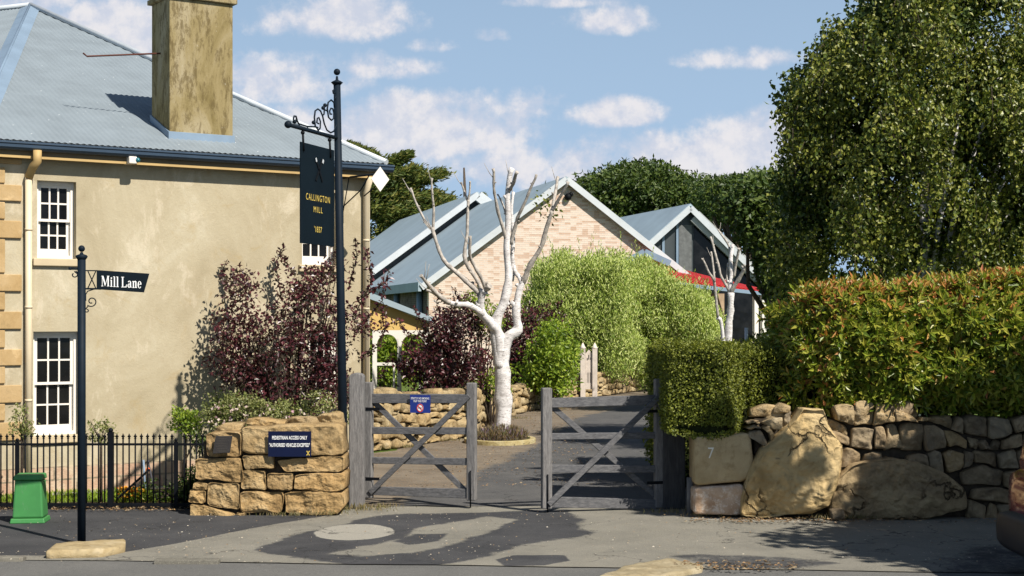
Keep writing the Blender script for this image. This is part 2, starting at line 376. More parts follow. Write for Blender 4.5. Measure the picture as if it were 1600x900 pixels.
M['mulch'] = simple('bark_mulch', (.10, .062, .035), .95, .1, .6, 40, bump=.03)
M['bark'] = simple('dark_bark', (.085, .066, .05), .9, .1, .4, 20, bump=.02)
def birchbark():
    k = Mat('white_birch_bark', .75, .2); k.use = k.pos
    n = k.noise(4, 7, .7, stretch=(1, 1, 2.5)); n2 = k.noise(16, 7, .75, stretch=(1, 1, 4.5), dist=.3)
    c = k.ramp(n, [(.3, (.40, .375, .36)), (.5, (.66, .635, .62)), (.7, (.80, .78, .77))])
    c = k.mix(k.step(n2, .53, .62, 0, .8), c, (.13, .11, .095)); k.col(c); k.bump(n2, .012); return k.m
M['birch'] = birchbark()
M['limb'] = simple('grey_brown_limb_bark', (.40, .365, .325), .85, .15, .45, 12, bump=.01)
# ============================================================ THE GROUND
def poly_sheet(name, pts, z, mat, wob=.06, kind='structure', seg=.09, seed=0):
    """flat sheet from ground outline, edge wobbled"""
    out = []; n = len(pts)
    for i in range(n):
        a = Vector(pts[i]); b = Vector(pts[(i+1) % n]); L_ = (b-a).length; k = 1 if wob == 0 else max(1, min(90, int(L_/seg)))
        for j in range(k):
            p = a.lerp(b, j/k)
            q = noise.noise_vector(Vector((p.x*1.7+seed, p.y*1.7, seed)))*wob*1.6+noise.noise_vector(Vector((p.x*5, p.y*5+seed, 3)))*wob*.7+noise.noise_vector(Vector((p.x*17, p.y*17+seed, 5)))*wob*.3
            out.append((p.x+q.x, p.y+q.y, z))
    import mathutils
    tri = mathutils.geometry.tessellate_polygon([[Vector(p) for p in out]])
    b = MB(); b.add(out, [tuple(t) for t in tri])
    o = b.build(name, mat, kind=kind); 
    for p in o.data.polygons:
        if p.normal.z < 0: o.data.flip_normals(); break
    return o
def g2(*pp): return [(lambda v: (v.x, v.y, 0))(G(x, y)) for x, y in pp]
b = MB(); b.add([(-900, -60, -.03), (900, -60, -.03), (900, 1500, -.03), (-900, 1500, -.03)], [(0, 1, 2, 3)]); b.build('ground', M['grass'], kind='structure')
poly_sheet('road', [(-40, -8, 0), (60, -8, 0), (60, 15.5, 0), (-40, 15.5, 0)], -.012, M['roadm'], 0)
poly_sheet('garden_lawn', [(-16, 18.6, 0), (-2.0, 18.6, 0), (-2.0, 27, 0), (-16, 27, 0)], -.004, M['grass'], 0)
poly_sheet('garden_bed', [(-14, 18.4, 0), (-2.0, 18.4, 0), (-1.9, 20.3, 0), (-3.2, 20.4, 0), (-4.6, 18.95, 0), (-14, 18.8, 0)], .002, M['mulch'], .08)
poly_sheet('garden_path', g2((-300, 768), (60, 766), (330, 752), (520, 738), (520, 744), (320, 760), (60, 776), (-300, 780)), .004, M['conc'], .02)
def sdist(X, Y, poly):
    """signed distance (inside positive) of grid points to a polygon"""
    P = np.array([(p[0], p[1]) for p in poly]); n = len(P); best = np.full(X.shape, 1e9); ins = np.zeros(X.shape, bool)
    for i in range(n):
        a = P[i]; c = P[(i+1) % n]; d = c-a; t = np.clip(((X-a[0])*d[0]+(Y-a[1])*d[1])/(d@d+1e-9), 0, 1)
        best = np.minimum(best, np.hypot(X-a[0]-t*d[0], Y-a[1]-t*d[1]))
        if a[1] != c[1]:
            cr = (a[1] > Y) != (c[1] > Y); ins ^= cr & (X < (c[0]-a[0])*(Y-a[1])/(c[1]-a[1])+a[0])
    return np.where(ins, best, -best)
def pat(v, n=6, s=1.0, seed=0):
    """cheap smooth pseudo noise on a grid"""
    X, Y = v; r = np.random.default_rng(seed); o = np.zeros(X.shape)
    for i in range(n):
        f = s*1.75**i; a = r.uniform(0, 6.28); o += np.sin(X*f*math.cos(a)+Y*f*math.sin(a)+r.uniform(0, 6.28)+1.3*np.sin(Y*f*.7+r.uniform(0, 6)))*.62**i
    return o
def worn_ground(name, x0, x1, y0, y1, nx, ny, layers, z, mat, base=0.0, clip=None):
    xs = np.linspace(x0, x1, nx); ys = y0*(y1/y0)**np.linspace(0, 1, ny); X, Y = np.meshgrid(xs, ys)
    if name == 'verge': tp_ = np.clip(1-(Y-y0)/1.6, 0, 1); Y = Y+tp_*(-.085*X-.05+.012*pat((X, Y), 5, 2.5, 4))
    tone = np.full(X.shape, base); extra = np.zeros(X.shape)
    for k, (poly, val, soft, wob) in enumerate(layers):
        sd = sdist(X, Y, poly)+pat((X, Y), 9, 2.6, k)*wob; m = np.clip(sd/soft*.5+.5, 0, 1); m = m*m*(3-2*m)
        if val == 'c': extra = np.maximum(extra, m)
        else: tone = tone*(1-m)+val*m
    Z = z+.006*pat((X, Y), 3, .8, 99)*np.clip((Y-y0)/.4, 0, 1)*.5
    V = np.stack([X, Y, Z], -1).reshape(-1, 3); idx = np.arange(nx*ny).reshape(ny, nx)
    keep = np.ones((ny-1, nx-1), bool)
    if clip is not None: keep = (sdist(X, Y, clip) > 0)[:-1, :-1]
    q = np.stack([idx[:-1, :-1], idx[:-1, 1:], idx[1:, 1:], idx[1:, :-1]], -1)[keep]
    me = bpy.data.meshes.new(name); me.vertices.add(len(V)); me.vertices.foreach_set('co', V.ravel()); m = len(q); me.loops.add(m*4); me.loops.foreach_set('vertex_index', q.ravel().astype(np.int32))
    me.polygons.add(m); me.polygons.foreach_set('loop_start', np.arange(0, m*4, 4, dtype=np.int32)); me.polygons.foreach_set('loop_total', np.full(m, 4, np.int32)); me.update(calc_edges=True)
    for nme, arr in (('tone', tone), ('pale', extra)):
        at = me.attributes.new(nme, 'FLOAT', 'POINT'); at.data.foreach_set('value', arr.ravel().astype(np.float32))
    me.materials.append(mat); o = bpy.data.objects.new(name, me); C.objects.link(o); return tag(o, kind='structure')
def ground_mat(name, pale_a, pale_b, dark_a, dark_b, conc=(.29, .275, .235), blotch=(.22, .205, .165), rough=.004, litter=None):
    k = Mat(name, .92, .12); at = k.N('ShaderNodeAttribute'); at.attribute_name = 'tone'; at2 = k.N('ShaderNodeAttribute'); at2.attribute_name = 'pale'
    n = k.noise(1.1, 10, .7, dist=.4); nf = k.noise(110, 3, .7); nm = k.noise(24, 8, .75); nl = k.noise(5, 9, .75, dist=.4)
    pl = k.ramp(n, [(.3, pale_a), (.7, pale_b)]); pl = k.mix(k.step(nl, .5, .62, 0, .5), pl, blotch); dk = k.ramp(n, [(.3, dark_a), (.7, dark_b)])
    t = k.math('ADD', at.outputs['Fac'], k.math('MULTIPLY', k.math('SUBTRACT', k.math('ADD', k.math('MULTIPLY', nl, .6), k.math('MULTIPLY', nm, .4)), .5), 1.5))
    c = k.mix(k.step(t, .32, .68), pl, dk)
    c = k.mix(k.step(k.math('ADD', at2.outputs['Fac'], k.math('MULTIPLY', k.math('SUBTRACT', nm, .5), .9)), .35, .65), c, conc)
    c = k.mix(k.step(nf, .5, .72, 0, .55), c, k.mix(1.0, c, (1.9, 1.85, 1.75), 'MULTIPLY')); c = k.mix(k.step(nm, .54, .70, 0, .45), c, k.mix(1.0, c, (.5, .5, .5), 'MULTIPLY'))
    v = k.vor(30); c = k.mix(k.step(v, .05, .10, .55, 0), c, (.40, .38, .32)); v3 = k.vor(9); c = k.mix(k.step(v3, .03, .05, .5, 0), c, (.045, .04, .035))
    cv = k.N('ShaderNodeTexVoronoi'); cv.feature = 'DISTANCE_TO_EDGE'; cv.inputs['Scale'].default_value = .55; nz = k.N('ShaderNodeTexNoise'); nz.inputs['Scale'].default_value = 3; nz.inputs['Detail'].default_value = 8; k.L(k.pos, nz.inputs[0])
    mv = k.N('ShaderNodeVectorMath'); mv.operation = 'MULTIPLY_ADD'; k.L(nz.outputs[1], mv.inputs[0]); mv.inputs[1].default_value = (.9, .9, .9); k.L(k.pos, mv.inputs[2]); k.L(mv.outputs[0], cv.inputs['Vector'])
    c = k.mix(k.math('MULTIPLY', k.step(cv.outputs[0], .0, .010, .75, 0), k.step(k.noise(.8, 3), .45, .55)), c, (.025, .025, .025))
    if litter: c = k.mix(k.math('MULTIPLY', k.step(k.noise(34, 6, .8), .52, .62, 0, .8), k.step(at.outputs['Fac'], .2, .7, 1, 0)), c, litter)
    k.col(c); k.bump(nf, rough); k.bump(nm, .008); return k.m
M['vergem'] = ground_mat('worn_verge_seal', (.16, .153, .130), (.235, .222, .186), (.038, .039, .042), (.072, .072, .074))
M['lanem'] = ground_mat('lane_seal_and_gravel', (.115, .095, .072), (.215, .188, .148), (.062, .063, .065), (.115, .112, .108), blotch=(.12, .112, .10), litter=(.28, .17, .085))
dsc = G(553, 830); disc_ = [(dsc.x+.42*math.cos(2*math.pi*i/24), dsc.y+.62*math.sin(2*math.pi*i/24)) for i in range(24)]
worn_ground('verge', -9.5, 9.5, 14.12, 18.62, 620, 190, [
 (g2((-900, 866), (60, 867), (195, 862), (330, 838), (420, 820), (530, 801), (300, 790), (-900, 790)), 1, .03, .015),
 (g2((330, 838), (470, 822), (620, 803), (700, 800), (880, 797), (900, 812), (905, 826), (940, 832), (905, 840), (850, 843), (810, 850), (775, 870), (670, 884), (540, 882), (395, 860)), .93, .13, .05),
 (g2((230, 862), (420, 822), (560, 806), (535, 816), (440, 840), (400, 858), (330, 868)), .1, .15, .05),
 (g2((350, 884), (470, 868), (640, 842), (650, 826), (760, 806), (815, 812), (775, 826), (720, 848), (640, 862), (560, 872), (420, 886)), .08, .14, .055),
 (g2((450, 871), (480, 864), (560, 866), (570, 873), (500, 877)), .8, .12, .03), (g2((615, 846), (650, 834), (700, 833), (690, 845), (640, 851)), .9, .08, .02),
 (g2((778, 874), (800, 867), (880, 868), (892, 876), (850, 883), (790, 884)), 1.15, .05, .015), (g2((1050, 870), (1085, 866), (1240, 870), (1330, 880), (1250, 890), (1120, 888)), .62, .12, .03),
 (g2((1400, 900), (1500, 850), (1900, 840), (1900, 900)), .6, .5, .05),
 (disc_, 'c', .05, .012), (g2((1085, 804), (1200, 810), (1290, 812), (1250, 816), (1150, 813), (1082, 811)), 'c', .10, .02)], -.002, M['vergem'], 0.12)
worn_ground('lane', -4.2, 8.5, 18.60, 60, 330, 420, [
 (g2((560, 812), (650, 776), (720, 766), (760, 730), (850, 690), (905, 652), (985, 632), (1090, 622), (1600, 612), (1800, 640), (1400, 700), (1180, 812)), 1, .35, .06)], -.002, M['lanem'], 0.0,
 clip=g2((520, 812), (1180, 812), (1150, 700), (1200, 640), (1400, 600), (1400, 560), (1000, 572), (880, 600), (700, 630), (560, 640)))
# kerb of worn stone along the road
b = MB()
for i in range(60):
    x0 = -12+i*.62; 
    if -4.95 < x0 < -3.6 or x0 > -3.3: continue
    hz = .004 if x0 > -3.2 else .03
    y0 = 13.93-.085*x0
    b.hexa([(x0, y0, -.05), (x0+.60, y0, -.05), (x0+.60, y0+.13, -.05), (x0, y0+.13, -.05), (x0, y0+.01, hz), (x0+.60, y0+.01, hz), (x0+.60, y0+.13, hz), (x0, y0+.13, hz)])
b.build('kerb', M['worn'], bevel=.01, kind='structure')
# loose chips, fallen leaves, twigs
def litter(name, n, reg, mat, size, label=None):
    P = np.empty((n, 3)); 
    for i in range(n):
        while True:
            x = random.uniform(reg[0], reg[1]); y = random.uniform(reg[2], reg[3])
            if noise.noise(Vector((x*.9, y*.9, 5)))+random.uniform(-.5, .6) > 0: break
        P[i] = (x, y, .02+random.uniform(0, .01))
    a = rng.uniform(0, 6.28, n); D = np.stack([np.cos(a), np.sin(a), rng.uniform(-.1, .3, n)], 1); D = nrm(D)
    Nn = nrm(np.stack([rng.normal(0, .3, n), rng.normal(0, .3, n), np.ones(n)], 1))
    s = rng.uniform(size*.4, size, n)
    leaf_mesh(name, mat, P, D, Nn, s, s*.7, kind='stuff')
random.seed(3)
M['chips'] = leafmat('pale_chips_and_dry_leaves', [(.40, .36, .28), (.50, .46, .38), (.22, .14, .07), (.30, .20, .10), (.55, .50, .40)], 0)
M['dryleaf'] = leafmat('dry_brown_leaves', [(.22, .13, .06), (.34, .22, .11), (.12, .07, .04), (.42, .33, .2)], .1)
litter('loose_chips', 1500, (-8, 7, 14.1, 18), M['chips'], .028)
litter('fallen_leaves', 3500, (-2.2, 1.5, 20.5, 46), M['dryleaf'], .045)
litter('leaf_litter', 1400, (-8, -2.1, 17.95, 18.7), M['dryleaf'], .05)
litter('leaf_litter', 500, (1.9, 6.5, 16.9, 17.3), M['dryleaf'], .05)
litter('leaf_litter', 260, (1.5, 2.6, 13.7, 14.2), M['dryleaf'], .05)

# ============================================================ THE RENDERED HOUSE
def xy(v): return Vector((v.x, v.y, 0))
P0 = xy(W(-30, 0, 19.5)); P1 = xy(W(578, 0, 22.6)); LW = (P1-P0).length
hu = (P1-P0).normalized(); hn = Vector((hu.y, -hu.x, 0)); HF = Frame(P0, hu, hn)
def hit(px, py, fr, d=0):
    dr = Vector(((px-CX)/F, 1, (HY-py)/F)); o = Vector((0, 0, CH)); q = fr.o+fr.n*d
    t = (q-o).dot(fr.n)/dr.dot(fr.n); p = o+dr*t; r = p-fr.o
    return r.dot(fr.u), p.z, t
OV = .16
ez = .5*(hit(5, 214, HF, OV+.08)[1]+hit(598, 262, HF, OV+.08)[1])
print('eave z', ez, hit(5, 214, HF, OV+.08), hit(598, 262, HF, OV+.08), 'L', LW)
house = empty('georgian_house', P0, 'two storey cement rendered house with hipped corrugated metal roof and sash windows, at the left', 'house')
ww = []   # openings a0,a1,z0,z1
def opening(x0, x1, y0, y1, ref):
    a0 = hit(x0, ref, HF)[0]; a1 = hit(x1, ref, HF)[0]
    m = (a0+a1)/2; xm = (x0+x1)/2
    return a0, a1, hit(xm, y1, HF)[1], hit(xm, y0, HF)[1]
wins = [opening(58, 119, 283, 404, 300), opening(52, 124, 518, 680, 600), opening(472, 526, 300, 414, 400), opening(482, 531, 518, 628, 560)]
ld = Vector((-.80, .60, 0))
def wall_with_holes(b, fr, a0, a1, z0, z1, holes, depth):
    xs = sorted({a0, a1, *[h[0] for h in holes], *[h[1] for h in holes]}); zs = sorted({z0, z1, *[h[2] for h in holes], *[h[3] for h in holes]})
    for i in range(len(xs)-1):
        for j in range(len(zs)-1):
            cx = (xs[i]+xs[i+1])/2; cz = (zs[j]+zs[j+1])/2
            if any(h[0] < cx < h[1] and h[2] < cz < h[3] for h in holes): continue
            b.add([fr.p(xs[i], zs[j]), fr.p(xs[i+1], zs[j]), fr.p(xs[i+1], zs[j+1]), fr.p(xs[i], zs[j+1])], [(0, 1, 2, 3)])
    for h in holes:
        q = [(h[0], h[2]), (h[1], h[2]), (h[1], h[3]), (h[0], h[3])]
        for i in range(4):
            (x, z), (x2, z2) = q[i], q[(i+1) % 4]
            b.add([fr.p(x, z), fr.p(x2, z2), fr.p(x2, z2, -depth), fr.p(x, z, -depth)], [(0, 1, 2, 3)])
b = MB(); wall_with_holes(b, HF, 0, LW, -.1, ez, wins, .25)
P2 = P0+ld*9; P3 = P1-hn*11
for (a, c) in ((P0, P2), (P1, P3), (P2, P3)):
    b.add([a+Vector((0, 0, -.1)), c+Vector((0, 0, -.1)), c+Vector((0, 0, ez)), a+Vector((0, 0, ez))], [(0, 1, 2, 3)])
b.build('wall', M['render'], house, recalc=False)
# dark room behind the glass
b = MB(); b.add([HF.p(.3, 0, -1.6), HF.p(LW-.3, 0, -1.6), HF.p(LW-.3, ez, -1.6), HF.p(.3, ez, -1.6)], [(0, 1, 2, 3)])
b.build('room_backdrop', simple('dim_interior', (.05, .045, .04), .9), house)
def sash(a0, a1, z0, z1, sill=True, rows=2):
    fd = -.10; b = MB(); fw = .045; w = a1-a0
    # box frame
    b.box(HF, a0, a0+fw, z0, z1, fd, fd-.1); b.box(HF, a1-fw, a1, z0, z1, fd, fd-.1)
    b.box(HF, a0+fw, a1-fw, z1-fw, z1, fd, fd-.1); b.box(HF, a0+fw, a1-fw, z0, z0+fw, fd, fd-.1)
    zm = (z0+z1)/2
    panes = MB()
    for (s0, s1, d) in ((zm-.02, z1-fw, fd-.02), (z0+fw, zm+.02, fd-.055)):
        x0, x1 = a0+fw, a1-fw; r = .04
        br = .085 if s0 < zm-.1 else .035
        b.box(HF, x0, x0+r, s0, s1, d, d-.03); b.box(HF, x1-r, x1, s0, s1, d, d-.03)
        b.box(HF, x0+r, x1-r, s0, s0+br, d, d-.03); b.box(HF, x0+r, x1-r, s1-r, s1, d, d-.03)
        ix0, ix1, iz0, iz1 = x0+r, x1-r, s0+br, s1-r
        for k in (1, 2):
            xx = ix0+(ix1-ix0)*k/3; b.box(HF, xx-.011, xx+.011, iz0, iz1, d-.002, d-.028)
        zz = (iz0+iz1)/2
        for k in range(3):
            xa = ix0+(ix1-ix0)*k/3+(.011 if k else 0); xb = ix0+(ix1-ix0)*(k+1)/3-(.011 if k < 2 else 0)
            b.box(HF, xa, xb, zz-.011, zz+.011, d-.004, d-.026)
        panes.add([HF.p(ix0, iz0, d-.018), HF.p(ix1, iz0, d-.018), HF.p(ix1, iz1, d-.018), HF.p(ix0, iz1, d-.018)], [(0, 1, 2, 3)])
    w_ = b.build('window', M['white'], house)
    panes.build('pane', M['glass'], w_)
    if sill:
        s = MB(); s.box(HF, a0-.06, a1+.06, z0-.10, z0-.002, .05, -.1); s.build('sill', M['trimrender'], w_, bevel=.01)
    # interior curtain edge
    c = MB(); n = 14; x0 = a1-.24; vs = []
    for i in range(n+1):
        for zz in (z0+.05, z1-.05): vs.append(HF.p(x0+.17*i/n, zz, -.30+.02*math.sin(i*1.9)))
    c.add(vs, [(2*i, 2*i+2, 2*i+3, 2*i+1) for i in range(n)], 0, True); c.build('curtain', simple('beige_curtain', (.30, .24, .15), .9), w_)
for i, w_ in enumerate(wins): sash(*w_)
# stone plinth low on the wall
k = Mat('plinth_stone_courses', .9, .12); br = k.N('ShaderNodeTexBrick'); mp = k.N('ShaderNodeCombineXYZ')
sx = k.N('ShaderNodeSeparateXYZ'); k.L(k.pos, sx.inputs[0]); k.L(k.math('MULTIPLY', sx.outputs[0], 1.25), mp.inputs[0]); k.L(sx.outputs[2], mp.inputs[1]); k.L(mp.outputs[0], br.inputs[0])
br.inputs['Scale'].default_value = 1; br.inputs['Brick Width'].default_value = .62; br.inputs['Row Height'].default_value = .17; br.inputs['Mortar Size'].default_value = .012
br.inputs['Color1'].default_value = (.46, .34, .24, 1); br.inputs['Color2'].default_value = (.40, .24, .16, 1); br.inputs['Mortar'].default_value = (.2, .16, .11, 1)
k.col(k.mix(k.step(k.noise(6, 7), .45, .65, 0, .6), br.outputs[0], (.55, .47, .34))); k.bump(k.noise(25, 5), .01); M['plinth'] = k.m
b = MB(); b.box(HF, .02, LW-.02, -.1, .34, .045, -.02); b.build('plinth', M['plinth'], house, bevel=.01)
# quoins
a_long = hit(33, 400, HF)[0]; a_short = hit(7, 400, HF)[0]
rows = [(248, 256, 1.2), (289, 314, 1), (345, 372, 1), (429, 455, 1), (487, 514, 1), (546, 571, 1), (602, 629, 1), (660, 688, 1)]
b = MB()
for (y0, y1, kk) in rows:
    b.box(HF, -.02, a_long, hit(15, y1, HF)[1], hit(15, y0, HF)[1], .035, -.05)
prev = 260
for (y0, y1, kk) in rows[1:]:
    b.box(HF, -.02, a_short, hit(3, y0-3, HF)[1], hit(3, prev+2, HF)[1], .03, -.05); prev = y1
qo = b.build('quoins', M['quoin'], house, bevel=.008)
# eaves
b = MB(); e0 = -OV; e1 = LW+OV
b.box(HF, e0, e1, ez-.17, ez-.02, OV, OV-.02); b.build('fascia', M['soffit'], house)
b = MB(); b.box(HF, e0-.01, e1+.01, ez-.20, ez-.165, OV+.015, OV-.04); b.build('fascia_trim', M['fascia'], house)
b = MB(); b.box(HF, e0, e1, ez-.19, ez-.172, OV-.042, -.0); b.build('soffit', M['soffit'], house)
prof = [(0, -.13), (.05, -.135), (.09, -.12), (.115, -.09), (.12, -.04), (.135, -.03), (.135, -.005), (.12, 0), (.11, -.02), (.10, -.03), (.10, -.09), (.03, -.10), (.03, 0), (0, 0)]
b = MB(); pts = [HF.p(e0-.1, ez+z, OV+.002+d) for d, z in [(d*.9, z*.82) for d, z in prof]]; b.prism(pts, hu*(e1-e0+.2)); 
b.build('gutter', M['gutter'], house)
# side eaves (left return and right return)
b = MB()
b.beam(HF.p(e1, ez-.07, OV), HF.p(e1, ez-.07, -11), .12, .1); b.build('gutter', M['gutter'], house)
b = MB(); b.beam(HF.p(e1-.06, ez-.16, OV-.06), HF.p(e1-.06, ez-.16, -11), .04, .1, m=0); b.build('soffit', M['soffit'], house)
# roof
E0 = HF.p(e0, ez+.01, OV+.05); E1 = HF.p(e1, ez+.01, OV+.05)
cc = HF.p(LW/2, 0, OV); kx = (47-CX)/F
t = (cc.x-kx*cc.y)/(hn.x-kx*hn.y)
A = cc-hn*t; A.z = CH+(HY-11)/F*A.y
print('apex', A, 't', t)
ridge_dir = Vector((-.90, .43, 0)).normalized()
def corr(b, E, e_dir, up, smax, vfun, pitch=.082, amp=.006):
    nr = e_dir.cross(up).normalized()
    if nr.z < 0: nr = -nr
    st = pitch/6; n = int(smax/st); vs = []; fs = []
    for i in range(n+1):
        s = i*st; off = nr*(amp*math.sin(2*math.pi*s/pitch)); v = vfun(s)
        vs += [E+e_dir*s+off, E+e_dir*s+up*v+off]
    for i in range(n): fs.append((2*i, 2*i+2, 2*i+3, 2*i+1))
    b.add(vs, fs, 0, True)
def upvec(E, e_dir, Ap):
    r = Ap-E; s = r.dot(e_dir); v = r-e_dir*s; return s, v.length, v.normalized()
def nrm_up(a, c_):
    q = a.cross(c_).normalized(); return q if q.z > 0 else -q
b = MB(); EL = (E1-E0).length; s1, V1, up1 = upvec(E0, hu, A)
corr(b, E0, hu, up1, EL, lambda s: V1*min(s/s1, (EL-s)/(EL-s1)))
corr(b, E0+nrm_up(hu, up1)*.014, hu, up1, EL, lambda s: min(V1*.27, V1*min(s/s1, (EL-s)/(EL-s1))))
ld2 = ridge_dir; s2, V2, up2 = upvec(E0, ld2, A)
corr(b, E0, ld2, up2, 11, lambda s: V2*min(1, max(0, s/s2)))
RE = E0+ld2*11+up2*V2
E3 = HF.p(e1, ez, -11)
b.add([E1, A, RE, E3], [(0, 1, 2), (0, 2, 3)]); b.add([E0+ld2*11, RE, E3], [(0, 1, 2)])
roof = b.build('roof', M['roof'], house, recalc=False)
# hip cappings
nrm1 = hu.cross(up1).normalized(); nrm2 = ld2.cross(up2).normalized()
if nrm1.z < 0: nrm1 = -nrm1
if nrm2.z < 0: nrm2 = -nrm2
b = MB(); hd = (A-E0).normalized(); up_ = (nrm1+nrm2).normalized()*.045
for (nn, sg) in ((nrm1, 1), (nrm2, -1)):
    side = (hd.cross(nn)*sg).normalized(); side = side if side.dot(hu if sg > 0 else ld2) > 0 else -side
    b.add([E0+up_-hd*.1, A+up_, A+side*.17+nn*.018, E0+side*.17+nn*.018-hd*.1], [(0, 1, 2, 3)])
b.tube([E0+up_-hd*.1, A+up_], .022, 8)
b.build('hip_capping', M['cap'], roof)
b = MB(); b.tube([E1+Vector((0, 0, .03)), A+Vector((0, 0, .04))], .045, 8); b.tube([A+Vector((0, 0, .04)), RE+Vector((0, 0, .04))], .045, 8)
b.build('ridge_capping', simple('pale_ridge_capping', (.50, .54, .57), .35, .5, .1, 3), roof)
# chimney
def roofz(p):
    r = p-E0; return E0.z+(r.dot(hn)*-1)*(up1.z/math.sqrt(1-up1.z**2))
dch = -.30
a0c, _, _ = hit(265, 216, HF, dch); a1c, _, _ = hit(364, 216, HF, dch)
dd = dch
for _ in range(200):
    dd -= .01
    if abs(hit(236.5, 200, HF, dd)[0]-a0c) < .006 or hit(236.5, 200, HF, dd)[0] < -50: break
    # px of the back corner
    q = HF.p(a0c, 0, dd); 
    if CX+q.x/q.y*F <= 236.5: break
print('chimney', a0c, a1c, dch, dd, roofz(HF.p(a0c, 0, dch)), 'want', hit(310, 216, HF, dch)[1])
ztop = hit(345, 5, HF, dch)[1]
b = MB(); b.box(HF, a0c, a1c, roofz(HF.p(0, 0, dch))-.3, ztop, dch, dd)
chm = b.build('chimney', M['chimney'], roof, bevel=.012)
b = MB(); b.box(HF, a0c-.05, a1c+.05, ztop, ztop+.07, dch+.05, dd-.05); b.box(HF, a0c-.02, a1c+.02, ztop+.07, ztop+.28, dch+.02, dd-.02)
b.build('chimney_cap', M['chimney'], roof, bevel=.01)
b = MB(); zf = roofz(HF.p(0, 0, dch)); zb = roofz(HF.p(0, 0, dd))
b.hexa([HF.p(a0c-.02, zf-.1, dch+.02), HF.p(a1c+.02, zf-.1, dch+.02), HF.p(a1c+.02, zb-.1, dd-.02), HF.p(a0c-.02, zb-.1, dd-.02),
        HF.p(a0c-.02, zf+.10, dch+.02), HF.p(a1c+.02, zf+.10, dch+.02), HF.p(a1c+.02, zb+.12, dd-.02), HF.p(a0c-.02, zb+.12, dd-.02)])
b.build('flashing', M['cap'], roof)
q0 = HF.p(a0c, hit(237, 82, HF, (dch+dd)/2)[1], (dch+dd)/2); q1 = W(136, 88, q0.y-.35); q2 = W(130, 83, q0.y-.35)
b = MB(); b.tube([q0, q1, q2], .012, 6); b.build('stay_rod', simple('rusty_rod', (.09, .03, .02), .7), roof)
# downpipes
def downpipe(px, elbow):
    a, z, t_ = hit(px, 300, HF, .06); r = .043
    b = MB(); gz = ez-.14
    if elbow:
        ge = hit(57, 226, HF, OV+.05)[0]
        path = [HF.p(ge, ez-.1, OV+.09), HF.p(ge, ez-.24, OV+.09), HF.p(ge-.03, ez-.30, OV+.02), HF.p(a+.02, ez-.36, .10), HF.p(a, ez-.44, .065)]
        b.tube(path, r*1.25, 12); e = b.build('pipe_elbow', M['fascia'], house); b = MB()
        b.tube([HF.p(a, ez-.42, .065), HF.p(a, 0, .065)], r, 12)
    else: b.tube([HF.p(a, ez-.2, .2), HF.p(a, ez-.4, .065), HF.p(a, 0, .065)], r, 12)
    for zz in (1.2, 2.4, 3.4): b.tube([HF.p(a, zz, .065), HF.p(a, zz+.03, .065)], r*1.12, 12)
    b.build('downpipe', M['cream'], house)
downpipe(44.5, True); downpipe(572, False)
# security camera under the eave
a, z, _ = hit(208, 251, HF, .2)
sc_ = empty('security_camera', HF.p(a, z, .0), 'small white security camera under the house eave left of the chimney', 'camera')
b = MB(); b.box(HF, a-.075, a+.035, z-.045, z+.05, .26, .03); b.build('housing', M['white'], sc_, bevel=.012)
b = MB(); q = HF.p(a+.045, z+.005, .25); b.ball(q, .035); b.build('lens', simple('teal_lens', (.02, .16, .2), .15, .6), sc_)
b = MB(); b.tube([HF.p(a-.02, z+.04, .1), HF.p(a-.02, ez-.19, .1)], .015, 6); b.build('bracket', M['white'], sc_)
# diamond plate on a wall bracket
a, z, _ = hit(536, 278, HF); base = HF.p(a, z, 0)
ds = empty('diamond_sign', base, 'blank white diamond plate on a thin bracket at the right corner of the house', 'sign')
tip = HF.p(a+.14, z, .95)
b = MB(); b.tube([base, tip], .014, 8); b.tube([HF.p(a, z-.42, 0), HF.p(a+.07, z-.2, .42), HF.p(a+.10, z, .62)], .010, 6); b.tube([HF.p(a+.02, z-.0, .15), HF.p(a+.0, z-.5, .0)], .008, 6)
b.tube([HF.p(a+.12, z, .75), HF.p(a+.12, z-.16, .8), HF.p(a+.05, z-.3, .55)], .009, 6)
b.build('bracket', M['navyiron'], ds)
fr = Frame(W(593.5, 280, tip.y-.02), (.86, .5, 0), (.5, -.86, 0)); s = .175
b = MB(); b.prism([fr.p(0, s, 0), fr.p(s*.8, 0, 0), fr.p(0, -s, 0), fr.p(-s*.8, 0, 0)], fr.n*.015); b.build('plate', M['white'], ds)
# lead: cable/rough ledge under the upper left sill
# ============================================================ ARCHED VERANDAH
vD = 31.0
vb = xy(W(582, 0, vD)); vu = Vector((.985, .17, 0)).normalized(); VF = Frame(vb, vu, (vu.y, -vu.x, 0))
ver = empty('arched_verandah', vb, 'yellow gabled verandah with white arched openings at the end of the rendered house', 'verandah')
def vh(px, py): a, z, _ = hit(px, py, VF); return a, z
aR = vh(668, 515)[0]; zt = vh(600, 516)[1]; zk = vh(583, 462)[1]; zr = vh(668, 500)[1]
b = MB(); b.prism([VF.p(-.05, zt), VF.p(aR, zt), VF.p(aR, zr-.06), VF.p(-.05, zk-.04)], -VF.n*.1); b.build('gable_wall', simple('yellow_boarding', (.62, .42, .15), .7, .2, .06, 3), ver)
b = MB(); b.hexa([VF.p(-.3, zk+.02, .15), VF.p(aR+.1, zr-.05, .15), VF.p(aR+.1, zr-.05, -3), VF.p(-.3, zk+.02, -3), VF.p(-.3, zk+.16, .15), VF.p(aR+.1, zr+.05, .15), VF.p(aR+.1, zr+.05, -3), VF.p(-.3, zk+.16, -3)])
b.build('roof', M['roofplain'], ver)
